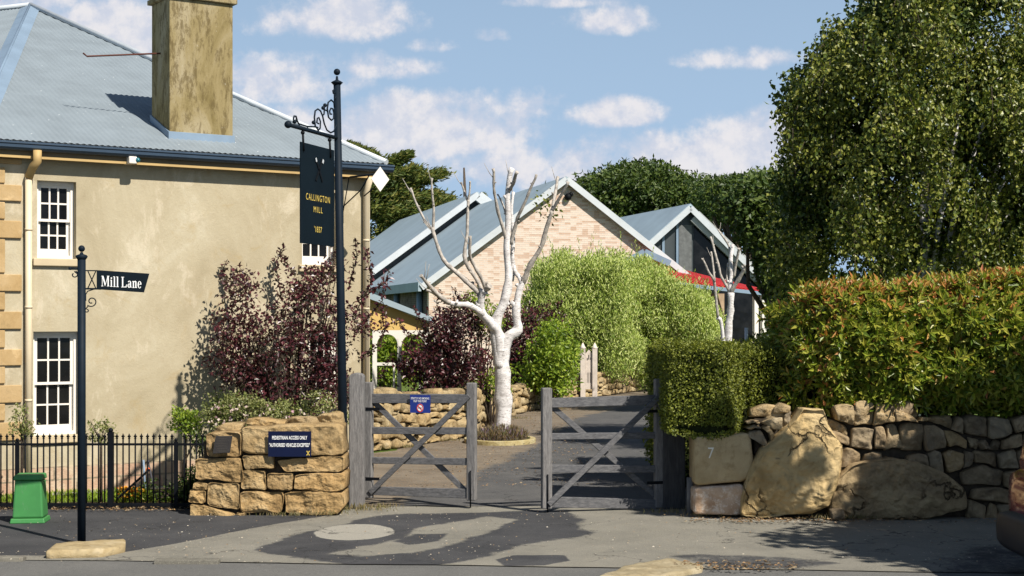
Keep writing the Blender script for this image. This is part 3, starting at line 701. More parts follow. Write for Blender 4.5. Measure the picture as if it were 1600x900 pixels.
def arcade(fr, a0, a1, z0, z1, n, name='arcade'):
    b = MB(); b.box(fr, a0, a0+.09, z0, z1, 0, -.08)
    w = (a1-a0)/n
    for i in range(n):
        x0 = a0+i*w+(.09 if i == 0 else .04); x1 = a0+(i+1)*w-.04
        if i < n: b.box(fr, x1, x1+.08, z0, z1, 0, -.08)
        c = (x0+x1)/2; r = (x1-x0)/2; k = 12; zc = z1-.08-r
        pts = [fr.p(x0, z1), fr.p(x0, zc)]+[fr.p(c-r*math.cos(math.pi*j/k), zc+r*math.sin(math.pi*j/k)) for j in range(1, k)]+[fr.p(x1, zc), fr.p(x1, z1)]
        # spandrel strips
        for j in range(k):
            t0 = math.pi*j/k; t1 = math.pi*(j+1)/k
            q = [fr.p(c-r*math.cos(t0), zc+r*math.sin(t0)), fr.p(c-r*math.cos(t1), zc+r*math.sin(t1)), fr.p(c-r*math.cos(t1), z1), fr.p(c-r*math.cos(t0), z1)]
            b.prism(q, -fr.n*.07)
        b.box(fr, x0, x1, z0+(z1-z0)*.45-.03, z0+(z1-z0)*.45+.03, -.01, -.06)
        b.box(fr, c+.12, c+.16, z0, z0+(z1-z0)*.45-.03, -.015, -.05)
    b.box(fr, a0, a1+.05, z0-.12, z0, .02, -.1)
    return b.build(name, M['white'], ver)
arcade(VF, 0, aR-.02, vh(600, 612)[1], zt, 2)
b = MB(); b.box(VF, 0, aR, -.02, vh(600, 612)[1]-.125, -.01, -.12); b.build('base_wall', M['white'], ver)
# ============================================================ BRICK HALL
def brickmat(name, u, c1, c2, mo, bw=.12, rh=.042):
    k = Mat(name, .9, .12); br = k.N('ShaderNodeTexBrick'); d = k.N('ShaderNodeVectorMath'); d.operation = 'DOT_PRODUCT'; k.L(k.pos, d.inputs[0]); d.inputs[1].default_value = u
    sx = k.N('ShaderNodeSeparateXYZ'); k.L(k.pos, sx.inputs[0]); cb = k.N('ShaderNodeCombineXYZ'); k.L(d.outputs['Value'], cb.inputs[0]); k.L(sx.outputs[2], cb.inputs[1]); k.L(cb.outputs[0], br.inputs[0])
    for nme, v in (('Scale', 1), ('Brick Width', bw*2), ('Row Height', rh*1.9), ('Mortar Size', .012), ('Bias', -.1)): br.inputs[nme].default_value = v
    br.inputs['Color1'].default_value = (*c1, 1); br.inputs['Color2'].default_value = (*c2, 1); br.inputs['Mortar'].default_value = (*mo, 1)
    # stray tinted bricks: cell noise on the brick grid
    v2 = k.N('ShaderNodeTexWhiteNoise'); v2.noise_dimensions = '2D'; sn = k.N('ShaderNodeVectorMath'); sn.operation = 'SNAP'; k.L(cb.outputs[0], sn.inputs[0]); sn.inputs[1].default_value = (bw*2, rh*1.9, 1); k.L(sn.outputs[0], v2.inputs[0])
    c = k.mix(k.step(v2.outputs[0], .72, .76, 0, .55), br.outputs[0], tuple(x*y for x, y in zip(c2, (.72, .58, .48))))
    k.col(k.mix(k.step(k.noise(.6, 6), .4, .7, 0, .3), c, (.62, .50, .42))); k.bump(br.outputs['Fac'], -.01 if False else .005); return k.m
g0 = xy(W(670, 0, 58.5)); gp = xy(W(883, 0, 60)); gu = (gp-g0).normalized()
GFm = Frame(g0, gu, (gu.y, -gu.x, 0)); hall = empty('brick_hall', g0, 'large pale brick hall with a steep blue grey metal gable roof behind the green hedge', 'building')
def gh(px, py, d=0): a, z, _ = hit(px, py, GFm, d); return a, z
ap_, zp = gh(882, 283); ze = gh(672, 441)[1]; slope = (zp-ze)/ap_
M['palebrick'] = brickmat('pale_pink_cream_brick', tuple(gu), (.66, .545, .45), (.58, .43, .33), (.62, .56, .49))
b = MB(); b.prism([GFm.p(0, -.1), GFm.p(2*ap_, -.1), GFm.p(2*ap_, ze), GFm.p(ap_, zp), GFm.p(0, ze)], -GFm.n*.3); b.build('gable_wall', M['palebrick'], hall)
bd = (xy(W(745, 0, 75))-gp).normalized()      # direction the ridge runs back
M['darkbrick'] = brickmat('dark_brick', tuple(bd), (.10, .085, .08), (.065, .05, .05), (.14, .13, .12))
def roofslab(b, q0, q1, q2, q3, th, m=0):
    up = Vector((0, 0, th)); b.hexa([q0, q1, q2, q3, q0+up, q1+up, q2+up, q3+up], m)
Lb = 38.0; el = GFm.p(-.35, ze-.35*slope+.08, .25); pk = GFm.p(ap_, zp+.08, .25); er = GFm.p(2*ap_+.35, ze-.35*slope+.08, .25)
b = MB(); b.add([GFm.p(.02, 0, -.3), GFm.p(.02, 0, -.3)+bd*Lb, GFm.p(.02, ze-.05, -.3)+bd*Lb, GFm.p(.02, ze-.05, -.3)], [(0, 1, 2, 3)]); b.build('side_wall', M['darkbrick'], hall)
b = MB(); b.add([GFm.p(2*ap_, 0, -.3), GFm.p(2*ap_, 0, -.3)+bd*Lb, GFm.p(2*ap_, ze, -.3)+bd*Lb, GFm.p(2*ap_, ze, -.3)], [(0, 1, 2, 3)]); b.build('side_wall', M['darkbrick'], hall)
b = MB(); roofslab(b, el, pk, pk+bd*15.6, el+bd*15.6, .09); roofslab(b, pk, er, er+bd*15.6, pk+bd*15.6, .09); b.build('roof', M['roofplain'], hall)
M['char2'] = simple('dark_flashing', (.05, .06, .07), .6, .3)
# standing seams
up = Vector((0, 0, .5)); b = MB(); raise_ = Vector((0, 0, .62))
el2, pk2, er2 = el+bd*15.4+raise_-gu*1.0, pk+bd*15.4+raise_, er+bd*15.4+raise_
el2.z -= 1.0*slope
roofslab(b, el2, pk2, pk2+bd*22, el2+bd*22, .12); roofslab(b, pk2, er2, er2+bd*22, pk2+bd*22, .12); b.build('roof', M['roofplain'], hall)
b = MB(); dn = Vector((0, 0, -.62))
for (q0_, q1_) in ((el2, pk2), (pk2, er2)):
    q0_ = q0_+bd*.35; q1_ = q1_+bd*.35; b.hexa([q0_+dn, q1_+dn, q1_+dn+bd*.1, q0_+dn+bd*.1, q0_, q1_, q1_+bd*.1, q0_+bd*.1])
q0_ = el2+gu*.15; b.hexa([q0_+dn, q0_+gu*.1+dn, q0_+gu*.1+dn+bd*22, q0_+dn+bd*22, q0_, q0_+gu*.1, q0_+gu*.1+bd*22, q0_+bd*22])
b.build('roof_infill', M['char2'], hall)
M['barge'] = simple('pale_grey_barge_board', (.50, .53, .55), .5, .35, .08, 2)
for (e, p_) in ((el, pk), (pk, er)):
    b = MB(); b.beam(e+Vector((0, 0, -.03))+GFm.n*.03, p_+Vector((0, 0, -.03))+GFm.n*.03, .24, .05); b.build('barge_board', M['barge'], hall)
b = MB(); b.beam(el2+Vector((0, 0, -.02)), pk2+Vector((0, 0, -.02)), .28, .3); b.build('barge_board', M['barge'], hall)
b = MB(); b.beam(pk2+Vector((0, 0, -.1)), er2+Vector((0, 0, -.1)), .5, .3); b.build('barge_board', M['barge'], hall)
b = MB(); b.beam(el+Vector((0, 0, .0))-gu*.06, el+bd*Lb-gu*.06, .35, .12); b.build('gutter', M['roofplain'], hall)
for s_ in (1.0, 6.2):
    q = GFm.p(-.1, 0, -.3)+bd*s_; b = MB(); b.tube([q, q+Vector((0, 0, ze-.2))], .12, 8); b.build('downpipe', M['cap'], hall)
b = MB(); q = GFm.p(*gh(886, 308), .12); b.ball(q, .14); b.ball(q+Vector((.12, 0, .1)), .09); b.build('gable_light', M['iron'], hall)
# ============================================================ DARK GABLED BUILDING
d0 = xy(W(975, 0, 74)); dp = xy(W(1075, 0, 75)); du = Vector((.99, .13, 0)).normalized(); DF = Frame(dp, du, (du.y, -du.x, 0))
dk = empty('dark_clad_building', dp, 'dark charcoal clad gabled building with grey barge boards behind the pale brick hall', 'building')
def dh(px, py): a, z, _ = hit(px, py, DF); return a, z
l0 = dh(1000, 390); r0 = dh(1215, 462); pz = dh(1075, 323)[1]
k = Mat('charcoal_cladding', .45, .5); k.col(k.ramp(k.noise(2, 4, stretch=(1, 1, .2)), [(.3, (.030, .038, .042)), (.7, (.050, .060, .065))])); M['char'] = k.m
sl = (pz-l0[1])/(-l0[0]); la = -6.5; sr = (pz-r0[1])/r0[0]; ra = r0[0]
b = MB(); b.prism([DF.p(la, -.1), DF.p(ra-.3, -.1), DF.p(ra-.3, pz-sr*(ra-.3)-.2), DF.p(0, pz-.2), DF.p(la, pz+sl*la-.2)], -DF.n*.3); b.build('gable_wall', M['char'], dk)
b = MB()
for px in (1015, 1036, 1058): 
    a = dh(px, 400)[0]; b.box(DF, a-.06, a+.06, 1, pz+sl*a-.3, .08, .003)
b.build('mullions', M['cap'], dk)
b = MB(); a0 = dh(1060, 400)[0]; a1 = dh(1080, 400)[0]; b.box(DF, a0, a1, 0, pz-.9, .1, .003); b.build('pier', simple('mid_grey_pier', (.12, .125, .125), .7), dk)
b = MB(); b.prism([DF.p(dh(1084, 340)[0], dh(1084, 345)[1]), DF.p(dh(1190, 470)[0], dh(1190, 452)[1]), DF.p(dh(1190, 470)[0], .5), DF.p(dh(1084, 340)[0], .5)], DF.n*.05); b.build('glazing', M['glass'], dk)
ddir = Vector((-.26, .965, 0)).normalized(); dback = ddir*20
lz = lambda a: pz+(sl*a if a < 0 else -sr*a)
b = MB(); e = DF.p(la-.3, lz(la-.3), .5); q = DF.p(0, pz, .5); e2 = DF.p(ra, lz(ra), .5)
roofslab(b, e, q, q+dback, e+dback, .12); roofslab(b, q, e2, e2+dback, q+dback, .12); b.build('roof', M['roofplain'], dk)
M['greytrim'] = simple('mid_grey_barge', (.34, .35, .34), .5, .35, .08, 2)
b = MB(); b.beam(e-Vector((0, 0, .1))+DF.n*.04, q-Vector((0, 0, .1))+DF.n*.04, .28, .06); b.build('barge_board', M['barge'], dk)
b = MB(); b.beam(q-Vector((0, 0, .1))+DF.n*.04, e2-Vector((0, 0, .1))+DF.n*.04, .28, .06); b.build('barge_board', M['barge'], dk)
b = MB(); b.beam(DF.p(dh(1083, 340)[0], dh(1083, 338)[1], .3), DF.p(dh(1208, 458)[0], dh(1208, 458)[1], .3), .62, .2); b.build('barge_board', M['greytrim'], dk)
# ============================================================ RED ROOFED VERANDAH
rD = 60.0; rb = xy(W(1040, 0, rD)); ru = Vector((.93, .37, 0)).normalized(); RF = Frame(rb, ru, (ru.y, -ru.x, 0))
rv = empty('red_roofed_cottage', rb, 'low cottage with a bright red metal roof and white verandah posts behind the hedge', 'building')
def rh(px, py, d=0): a, z, _ = hit(px, py, RF, d); return a, z
k = Mat('bright_red_roof_paint', .4, .5); k.col(k.ramp(k.noise(1.5, 5), [(.3, (.46, .02, .018)), (.7, (.62, .045, .035))])); M['redroof'] = k.m
a_l = rh(1000, 440)[0]; a_r = rh(1196, 462)[0]; zE = rh(1150, 458)[1]; zR = rh(1030, 398)[1]; a_rr = rh(1145, 452)[0]
b = MB()
def cseg(b, q0, q1, q2, q3, n):     # ribbed roof sheet between eave q0-q1 and ridge q3-q2
    for i in range(n):
        t0, t1 = i/n, (i+.55)/n
        A0, B0 = q0.lerp(q1, t0), q3.lerp(q2, t0); A1, B1 = q0.lerp(q1, t1), q3.lerp(q2, t1); A2, B2 = q0.lerp(q1, (i+1)/n), q3.lerp(q2, (i+1)/n)
        u3 = Vector((0, 0, .05)); b.add([A0, A1, B1, B0], [(0, 1, 2, 3)]); b.add([A1+u3, A2+u3, B2+u3, B1+u3], [(0, 1, 2, 3)]); b.add([A1, A1+u3, B1+u3, B1], [(0, 1, 2, 3)])
qa, qb = RF.p(a_l, zE+.5, .8), RF.p(a_r, zE, .8)
qc, qd = RF.p(rh(1110, 430)[0]+.4, rh(1110, 428)[1], -1.6), RF.p(rh(1010, 396)[0], zR+.15, -2.4)
cseg(b, qa, qb, qc, qd, 26); b.build('roof', M['redroof'], rv)
b = MB(); b.beam(qa-Vector((0, 0, .08)), qb-Vector((0, 0, .08)), .14, .12); b.build('gutter', M['cap'], rv)
b = MB(); b.box(RF, a_l, a_r-1.2, 0, zE, -1.2, -1.4); b.build('wall', simple('weathered_brown_brick', (.34, .25, .17), .9, .1, .3, 4), rv)
for px in (1168, 1180, 1192):
    a = rh(px, 480)[0]; b = MB(); b.box(RF, a-.09, a+.09, 0, zE, .7, .52); b.build('post', M['white'], rv)
b = MB()
for i in range(16):
    a = a_r-3.5+i*.22; b.box(RF, a, a+.12, .2, 1.0, .66, .62)
b.build('picket_balustrade', M['white'], rv)
# small front gable with blue grey barges
fr = Frame(xy(W(1003, 0, 60)), (.99, .12, 0), (.12, -.99, 0))
def fh(px, py): a, z, _ = hit(px, py, fr); return a, z
pA, pB, pC = fh(972, 412), fh(1006, 394), fh(1046, 412)
b = MB(); b.prism([fr.p(pA[0], 1.2), fr.p(pC[0], 1.2), fr.p(*pC), fr.p(*pB), fr.p(*pA)], -fr.n*.2); b.build('gable_wall', simple('ochre_gable', (.50, .36, .14), .8), rv)
b = MB(); b.beam(fr.p(*pA, .1), fr.p(*pB, .1), .25, .12); b.beam(fr.p(*pB, .1), fr.p(*pC, .1), .25, .12); b.build('barge_board', M['cap'], rv)
# ============================================================ STONES
def smooth_poly(pts, n=26, rnd=.25):
    """resample closed polygon with rounded corners"""
    P = [Vector((p[0], p[1])) for p in pts]
    for _ in range(2):
        Q = []
        for i in range(len(P)):
            a, b = P[i], P[(i+1) % len(P)]; Q += [a.lerp(b, rnd*.6), a.lerp(b, 1-rnd*.6)]
        P = Q
    L_ = [0]
    for i in range(len(P)): L_.append(L_[-1]+(P[(i+1) % len(P)]-P[i]).length)
    out = []; j = 0
    for k in range(n):
        t = L_[-1]*k/n
        while L_[j+1] < t: j += 1
        f = (t-L_[j])/max(1e-6, L_[j+1]-L_[j]); out.append(P[j].lerp(P[(j+1) % len(P)], f))
    return out
def stone(b, fr, pts, depth=.3, bulge=.07, amp=.02, sc=4.0, n=26, rings=6, p=3.2, rnd=.28, seed=0.0, d0=0, m=0, facet=0, planes=6):
    O = smooth_poly(pts, n, rnd*.75); c = sum(O, Vector((0, 0)))/n
    rd = random.Random(int(seed*101)+7); ex = max((q-c).length for q in O)
    PL = []
    for _ in range(planes):   # split faces of the stone
        an = rd.uniform(0, 6.283); g = rd.uniform(.12, .55)*bulge/ex*1.7; PL.append((math.cos(an)*g, math.sin(an)*g, bulge*rd.uniform(.72, 1.05)))
    vs = []; rs = [1-(i/rings)**1.35 for i in range(rings)]
    def put(x, z, d, edge):
        if not edge and d > 0:
            for (gx, gz, k0) in PL: d = min(d, max(d*.55, k0-gx*(x-c.x)-gz*(z-c.y)))
        q = fr.p(x, z, d0+d); s = Vector((q.x, q.y, q.z))*sc+Vector((seed, seed*1.7, -seed))
        k = noise.fractal(s, .9, 2.1, 4)*.55-abs(noise.noise(s*1.7))*.7+noise.noise(s*6)*.18+noise.noise(s*13)*.10
        q = q+fr.n*(k*amp)*(1.0 if not edge else .2)
        lat = noise.noise_vector(s*.8+Vector((7, 7, 7)))*amp*.6+noise.noise_vector(s*4)*amp*.12
        return q+fr.u*lat.x+fr.w*lat.z
    for pp in O: vs.append(put(pp.x, pp.y, -depth, True))
    for r in rs:
        for pp in O:
            q = c+(pp-c)*r; vs.append(put(q.x, q.y, bulge*((1-min(1, r)**p)**(1/p)) if r < 1 else 0, r > .97))
    vs.append(put(c.x, c.y, bulge, False))
    R_ = len(rs)+1; fs = []
    for i in range(R_-1):
        for j in range(n): fs.append((i*n+j, i*n+(j+1) % n, (i+1)*n+(j+1) % n, (i+1)*n+j))
    l = (R_-1)*n; fs += [(l+j, l+(j+1) % n, R_*n) for j in range(n)]; fs.append(tuple(reversed(range(n))))
    b.add(vs, fs, m, True); return b
def rubble(a0, a1, zlo, zhi, rh, cw, seed, jit=.25, skip=None):
    """list of stone outlines in wall plane; zlo/zhi functions of a"""
    rd = random.Random(seed); out = []
    nr = max(2, int(round((zhi((a0+a1)/2)-zlo((a0+a1)/2))/rh)))
    def lvl(k, a): 
        f = k/nr; w_ = 0 if k in (0,) else (noise.noise(Vector((a*1.3/cw*.35, k*3.1, seed)))*rh*jit*1.6)
        return zlo(a)+(zhi(a)-zlo(a))*f+w_
    for k in range(nr):
        a = a0-rd.random()*cw
        while a < a1:
            w = cw*rd.choice((.5, .7, .9, 1.1, 1.5, 1.9)); e = a+w
            x0 = max(a, a0); x1 = min(e, a1); a = e
            if x1-x0 < cw*.3: continue
            t = rd.uniform(-1, 1)*rh*.30; t2 = rd.uniform(-1, 1)*rh*.30; g = rh*.045
            pts = [(x0+g+t*.5, lvl(k, x0)+g), ((x0+x1)/2, lvl(k, (x0+x1)/2)+g+rd.uniform(0, .12)*rh), (x1-g+t2*.5, lvl(k, x1)+g),
                   (x1-g-t2*.5, lvl(k+1, x1)-g-rd.uniform(0, .22)*rh), ((x0+x1)/2+rd.uniform(-.2, .2)*w, lvl(k+1, (x0+x1)/2)-g), (x0+g-t*.5, lvl(k+1, x0)-g-rd.uniform(0, .22)*rh)]
            if skip and skip(sum(q[0] for q in pts)/6, sum(q[1] for q in pts)/6): continue
            if w > cw*1.0 and rd.random() < .25:   # split into two thin stones
                ml = [((p0[0]), (p0[1]+p1[1])/2) for p0, p1 in ((pts[0], pts[5]), (pts[1], pts[4]), (pts[2], pts[3]))]
                out.append([pts[0], pts[1], pts[2], (ml[2][0], ml[2][1]-g), (ml[1][0], ml[1][1]-g), (ml[0][0], ml[0][1]-g)])
                out.append([(ml[0][0], ml[0][1]+g), (ml[1][0], ml[1][1]+g), (ml[2][0], ml[2][1]+g), pts[3], pts[4], pts[5]])
            else: out.append(pts)
    return out
def inpoly(x, z, P):
    c = False; j = len(P)-1
    for i in range(len(P)):
        if (P[i][1] > z) != (P[j][1] > z) and x < (P[j][0]-P[i][0])*(z-P[i][1])/(P[j][1]-P[i][1])+P[i][0]: c = not c
        j = i
    return c
# ------------------------------------------------------------ gate side pillar of sandstone blocks
PD = 17.75
pf = Frame((0, PD, 0), (1, 0, 0), (0, -1, 0))
def pz_(x, y, D=PD): return ((x-CX)/F*D, CH+(HY-y)/F*D)
def zz6(*pp, D=PD): return [pz_(260+x/4.09, 620+y/4.09, D) for x, y in pp]
pil = empty('sandstone_pillar_wall', (-2.9, 17.9, 0), 'short wall of big squared golden sandstone blocks between the iron fence and the left gate post', 'stone wall')
blocks = [[(258,235),(475,225),(482,380),(262,383)], [(478,195),(700,180),(1125,168),(1140,360),(1060,376),(482,362)], [(485,370),(690,375),(695,460),(520,462)], [(705,400),(1135,372),(1140,475),(760,478)],
 [(185,390),(480,388),(490,545),(180,530)], [(482,470),(635,470),(638,592),(485,592)], [(640,480),(815,482),(812,598),(650,592)], [(820,490),(1138,480),(1138,600),(822,598)], [(175,546),(265,552),(262,590),(168,583)],
 [(158,590),(252,592),(250,680),(143,672)], [(262,545),(470,550),(472,718),(262,692)], [(472,605),(745,605),(750,650),(735,735),(480,738)], [(755,605),(1130,602),(1140,690),(1100,745),(940,752),(760,740)], [(150,685),(300,705),(440,745),(430,772),(145,780)], [(450,735),(505,740),(500,762),(445,767)]]
for i, bl in enumerate(blocks):
    b = MB(); bl = [(x, min(y, 770)) for x, y in bl]
    stone(b, pf, zz6(*bl), depth=.5, bulge=.085, amp=.04, sc=5.0, n=110, rings=30, p=4.2, rnd=.17, seed=i*3.3, planes=3)
    b.build('stone', M['sand'], pil)
tops = [[(300,222),(325,190),(380,168),(480,172),(478,210)], [(495,188),(520,150),(640,142),(770,160),(775,185)], [(745,180),(790,130),(900,122),(960,130),(975,175)], [(930,172),(990,118),(1090,98),(1118,108),(1125,178)]]
for i, bl in enumerate(tops):
    b = MB(); fr = Frame((0, PD+.33, 0), (1, 0, 0), (0, -1, 0)); stone(b, fr, zz6(*bl, D=PD+.33), depth=.3, bulge=.12, amp=.06, n=44, rings=10, p=3, rnd=.15, seed=40+i); b.build('stone', M['sand'], pil)
b = MB(); c6 = zz6((200, 260), (1110, 740)); b.box(pf, c6[0][0]+.06, c6[1][0]-.02, 0, c6[0][1]-.05, -.06, -.42); b.build('mortar_core', M['mortar'], pil)
# signs on the pillar
def text(name, body, fr, a, z, h, mat, parent, sx=1, d=.004, ext=.0015, align='CENTER', bold=0, space=1):
    cu = bpy.data.curves.new('lettering', 'FONT'); cu.body = body; cu.size = 1; cu.align_x = align; cu.extrude = 0; cu.offset = bold; cu.space_character = space; cu.resolution_u = 3
    to = bpy.data.objects.new('tmp', cu); C.objects.link(to); dg = bpy.context.evaluated_depsgraph_get(); me = bpy.data.meshes.new_from_object(to.evaluated_get(dg))
    bpy.data.objects.remove(to); k = h/.70
    off = org(parent)
    for v in me.vertices: v.co = fr.p(a+v.co.x*k*sx, z+v.co.y*k, d)-off
    me.materials.clear(); me.materials.append(mat); o = bpy.data.objects.new(name, me); C.objects.link(o); o.parent = parent; ORG[o.name] = off; me.name = name
    return o
def emblem(b, fr, a, z, s, d=.004):       # crossed sails
    for k, (dx, dz) in enumerate(((1, 1), (-1, 1), (1, -1), (-1, -1))):
        v = Vector((dx*.62, dz)).normalized(); t = Vector((-v.y, v.x)); dd = d+.0006*k
        q = [-t*.10, v*1.0-t*.20, v*1.0+t*.20, t*.10]
        b.add([fr.p(a+p.x*s, z+p.y*s, dd) for p in q], [(0, 1, 2, 3)])
sf = Frame((0, PD-.125, 0), (1, 0, 0), (0, -1, 0))
def sp(x, y): return pz_(x, y, PD-.125)
s0 = sp(419, 674); s1 = sp(486, 713.5)
sg = empty('access_sign', sf.p((s0[0]+s1[0])/2, s1[1], 0), 'navy sign reading pedestrian access only on the sandstone pillar wall', 'sign')
b = MB(); b.box(sf, s0[0], s1[0], s1[1], s0[1], 0, -.02); b.build('panel', M['signnavy'], sg)
mx = (s0[0]+s1[0])/2; text('lettering', 'PEDESTRIAN ACCESS ONLY', sf, mx, sp(0, 686.5)[1], .040, M['letter'], sg, .57, bold=.02)
text('lettering', '"AUTHORISED VEHICLES EXCEPTED"', sf, mx, sp(0, 698)[1], .040, M['letter'], sg, .50, bold=.02)
b = MB(); e = sp(481.5, 708); emblem(b, sf, e[0], e[1], .03); b.build('emblem', M['gold'], sg)
s0 = sp(332, 681); s1 = sp(363, 709)
pq = empty('bronze_plaque', sf.p((s0[0]+s1[0])/2, s1[1], 0), 'small dark bronze plaque on the top left block of the sandstone pillar wall', 'plaque')
b = MB(); b.prism([sf.p(s0[0]-.0, s1[1]+.0), sf.p(s1[0]-.03, s1[1]+.01), sf.p(s1[0], s0[1]), sf.p(s0[0]+.035, s0[1]-.005)], -sf.n*.025); b.build('panel', M['bronze'], pq, bevel=.004)
b = MB()
for i in range(9): 
    zz = s0[1]-.03-i*.019; w = .075 if i % 4 else .05; mm = (s0[0]+s1[0])/2+.005
    b.box(sf, mm-w, mm+w*(.8+.2*math.sin(i*2)), zz-.005, zz, .003, .0005)
b.build('relief_lines', simple('worn_bronze', (.07, .06, .05), .4, .5), pq)
# ------------------------------------------------------------ rendered pillar with number 7, boulders, right wall
RDp = 17.45
rf = Frame((0, RDp, 0), (1, 0, 0), (0, -1, 0))
def rp(x, y, D=RDp): return ((x-CX)/F*D, CH+(HY-y)/F*D)
pr = empty('numbered_stone_pillar', (2.4, RDp, 0), 'smooth rendered stone pillar numbered 7 beside the right gate post', 'pillar')
k = Mat('smooth_ochre_sandstone', .9, .12); n = k.noise(3, 8, .65, dist=.5); k.col(k.mix(k.step(k.noise(9, 7, .7), .5, .66, 0, .5), k.ramp(n, [(.3, (.36, .27, .14)), (.7, (.52, .41, .24))]), (.27, .19, .09))); k.bump(k.noise(24, 7, .7), .012); M['smoothsand'] = k.m
b = MB(); stone(b, rf, [rp(1085, 758), rp(1160, 752), rp(1178, 740), rp(1172, 677), rp(1130, 680), rp(1086, 684)], depth=.55, bulge=.05, amp=.018, sc=2.5, n=48, rings=9, p=6, rnd=.1, seed=5); b.build('block', M['smoothsand'], pr)
k = Mat('pink_granite_base', .9, .12); k.col(k.mix(k.step(k.noise(14, 8, .75), .48, .6, 0, .7), k.ramp(k.noise(4, 7), [(.3, (.36, .22, .13)), (.7, (.62, .47, .34))]), (.75, .66, .55))); k.bump(k.noise(20, 7, .7), .02); M['pinkbase'] = k.m
b = MB(); stone(b, rf, [rp(1085, 762), rp(1160, 756), rp(1165, 770), rp(1160, 806), rp(1085, 804)], depth=.55, bulge=.06, amp=.04, sc=3, n=44, rings=8, p=5, rnd=.1, seed=8); b.build('base_block', M['pinkbase'], pr)
nf = Frame((0, RDp-.075, 0), (1, 0, 0), (0, -1, 0)); q = rp(1110.5, 716, RDp-.075)
text('number', '7', nf, q[0], q[1], .125, simple('pale_number', (.62, .60, .52), .7), pr, .85)
bo = [(1156,806),(1160,778),(1172,738),(1190,704),(1218,680),(1242,655),(1256,638),(1287,639),(1294,664),(1316,698),(1314,740),(1305,768),(1294,790),(1268,802),(1210,809)]
b = MB(); stone(b, rf, [rp(x, y, RDp-.1) for x, y in bo], depth=.6, bulge=.34, amp=.085, sc=2.2, n=230, rings=70, p=2.6, rnd=.07, seed=2, d0=.02, planes=7)
b.build('ochre_boulder', M['boulder'], base=(3.1, RDp, 0), label='huge upright ochre boulder with a pointed top set into the foot of the right wall', cat='boulder')
lb = [(1298,800),(1303,760),(1335,728),(1395,716),(1445,722),(1480,742),(1508,768),(1512,800),(1440,813),(1340,810)]
b = MB(); stone(b, rf, [rp(x, y, RDp-.15) for x, y in lb], depth=.6, bulge=.30, amp=.09, sc=2.4, n=200, rings=56, p=2.4, rnd=.2, seed=22, d0=.02, planes=9)
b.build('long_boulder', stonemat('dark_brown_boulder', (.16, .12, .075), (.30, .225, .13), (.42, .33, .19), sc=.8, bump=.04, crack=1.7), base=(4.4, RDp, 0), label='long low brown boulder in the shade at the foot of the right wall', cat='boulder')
b = MB(); stone(b, rf, [rp(1298, 798, 17.2), rp(1318, 796, 17.2), rp(1320, 812, 17.2), rp(1300, 814, 17.2)], depth=.15, bulge=.1, amp=.03, seed=31, d0=.2, n=24); b.build('loose_stone', M['grey_rubble'], base=(3.7, 17.2, 0), label='small loose stone on the ground between the two boulders', cat='stone')
rw = empty('dry_stone_wall', (4.8, RDp+.2, 0), 'dry stone wall of grey brown rubble under the big leaved hedge at the right', 'stone wall')
bw = [rp(x, y) for x, y in bo]; lw = [rp(x, y) for x, y in lb]
def sk(a, z): return inpoly(a, z, bw) or inpoly(a, z, lw)
a0 = rp(1168, 700)[0]; a1 = 7.4
st = rubble(a0, a1, lambda a: -.02 if a > rp(1200, 0)[0] else .55, lambda a: 1.20+.05*math.sin(a*2.1), .185, .25, 11, jit=.5, skip=sk)
st.sort(key=lambda P: -(max(q[0] for q in P)-min(q[0] for q in P))*(max(q[1] for q in P)-min(q[1] for q in P))*(1 if min(q[0] for q in P) < 5.9 else .2))
for i, P in enumerate(st[:100]):
    b = MB(); rd = random.Random(i); stone(b, rf, P, depth=.35, bulge=rd.uniform(.07, .13), amp=.05, sc=5, n=36, rings=9, p=4, rnd=rd.uniform(.06, .2), seed=50+i*1.3, d0=rd.uniform(-.12, .02))
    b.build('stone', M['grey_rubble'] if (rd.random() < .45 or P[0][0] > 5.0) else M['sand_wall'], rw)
if len(st) > 100:
    b = MB()
    for i, P in enumerate(st[100:]): stone(b, rf, P, depth=.3, bulge=.07, amp=.03, n=14, rings=4, seed=200+i)
    b.build('small_stones', M['sand_wall_i'], rw, kind='stuff')
print('right wall stones', len(st))
b = MB(); b.box(rf, a0+.1, a1, 0, 1.12, -.12, -.6); b.build('core', M['mortar'], rw)
b = MB()
rd = random.Random(77)
for i in range(13):   # loose stones lying along the top
    x = rd.uniform(1175, 1420); y = rd.uniform(636, 652); w = rd.uniform(12, 30); h = rd.uniform(7, 14)
    if 1235 < x < 1310: continue
    s_ = MB(); stone(s_, rf, [rp(x-w, y+h), rp(x+w*.9, y+h*.8), rp(x+w, y-h*.5), rp(x, y-h), rp(x-w*.9, y-h*.2)], depth=.2, bulge=.09, amp=.03, n=24, rings=5, p=2.5, seed=90+i, d0=rd.uniform(-.2, -.02)); s_.build('cap_stone', M['sand_wall'] if i % 2 else M['grey_rubble'], rw)
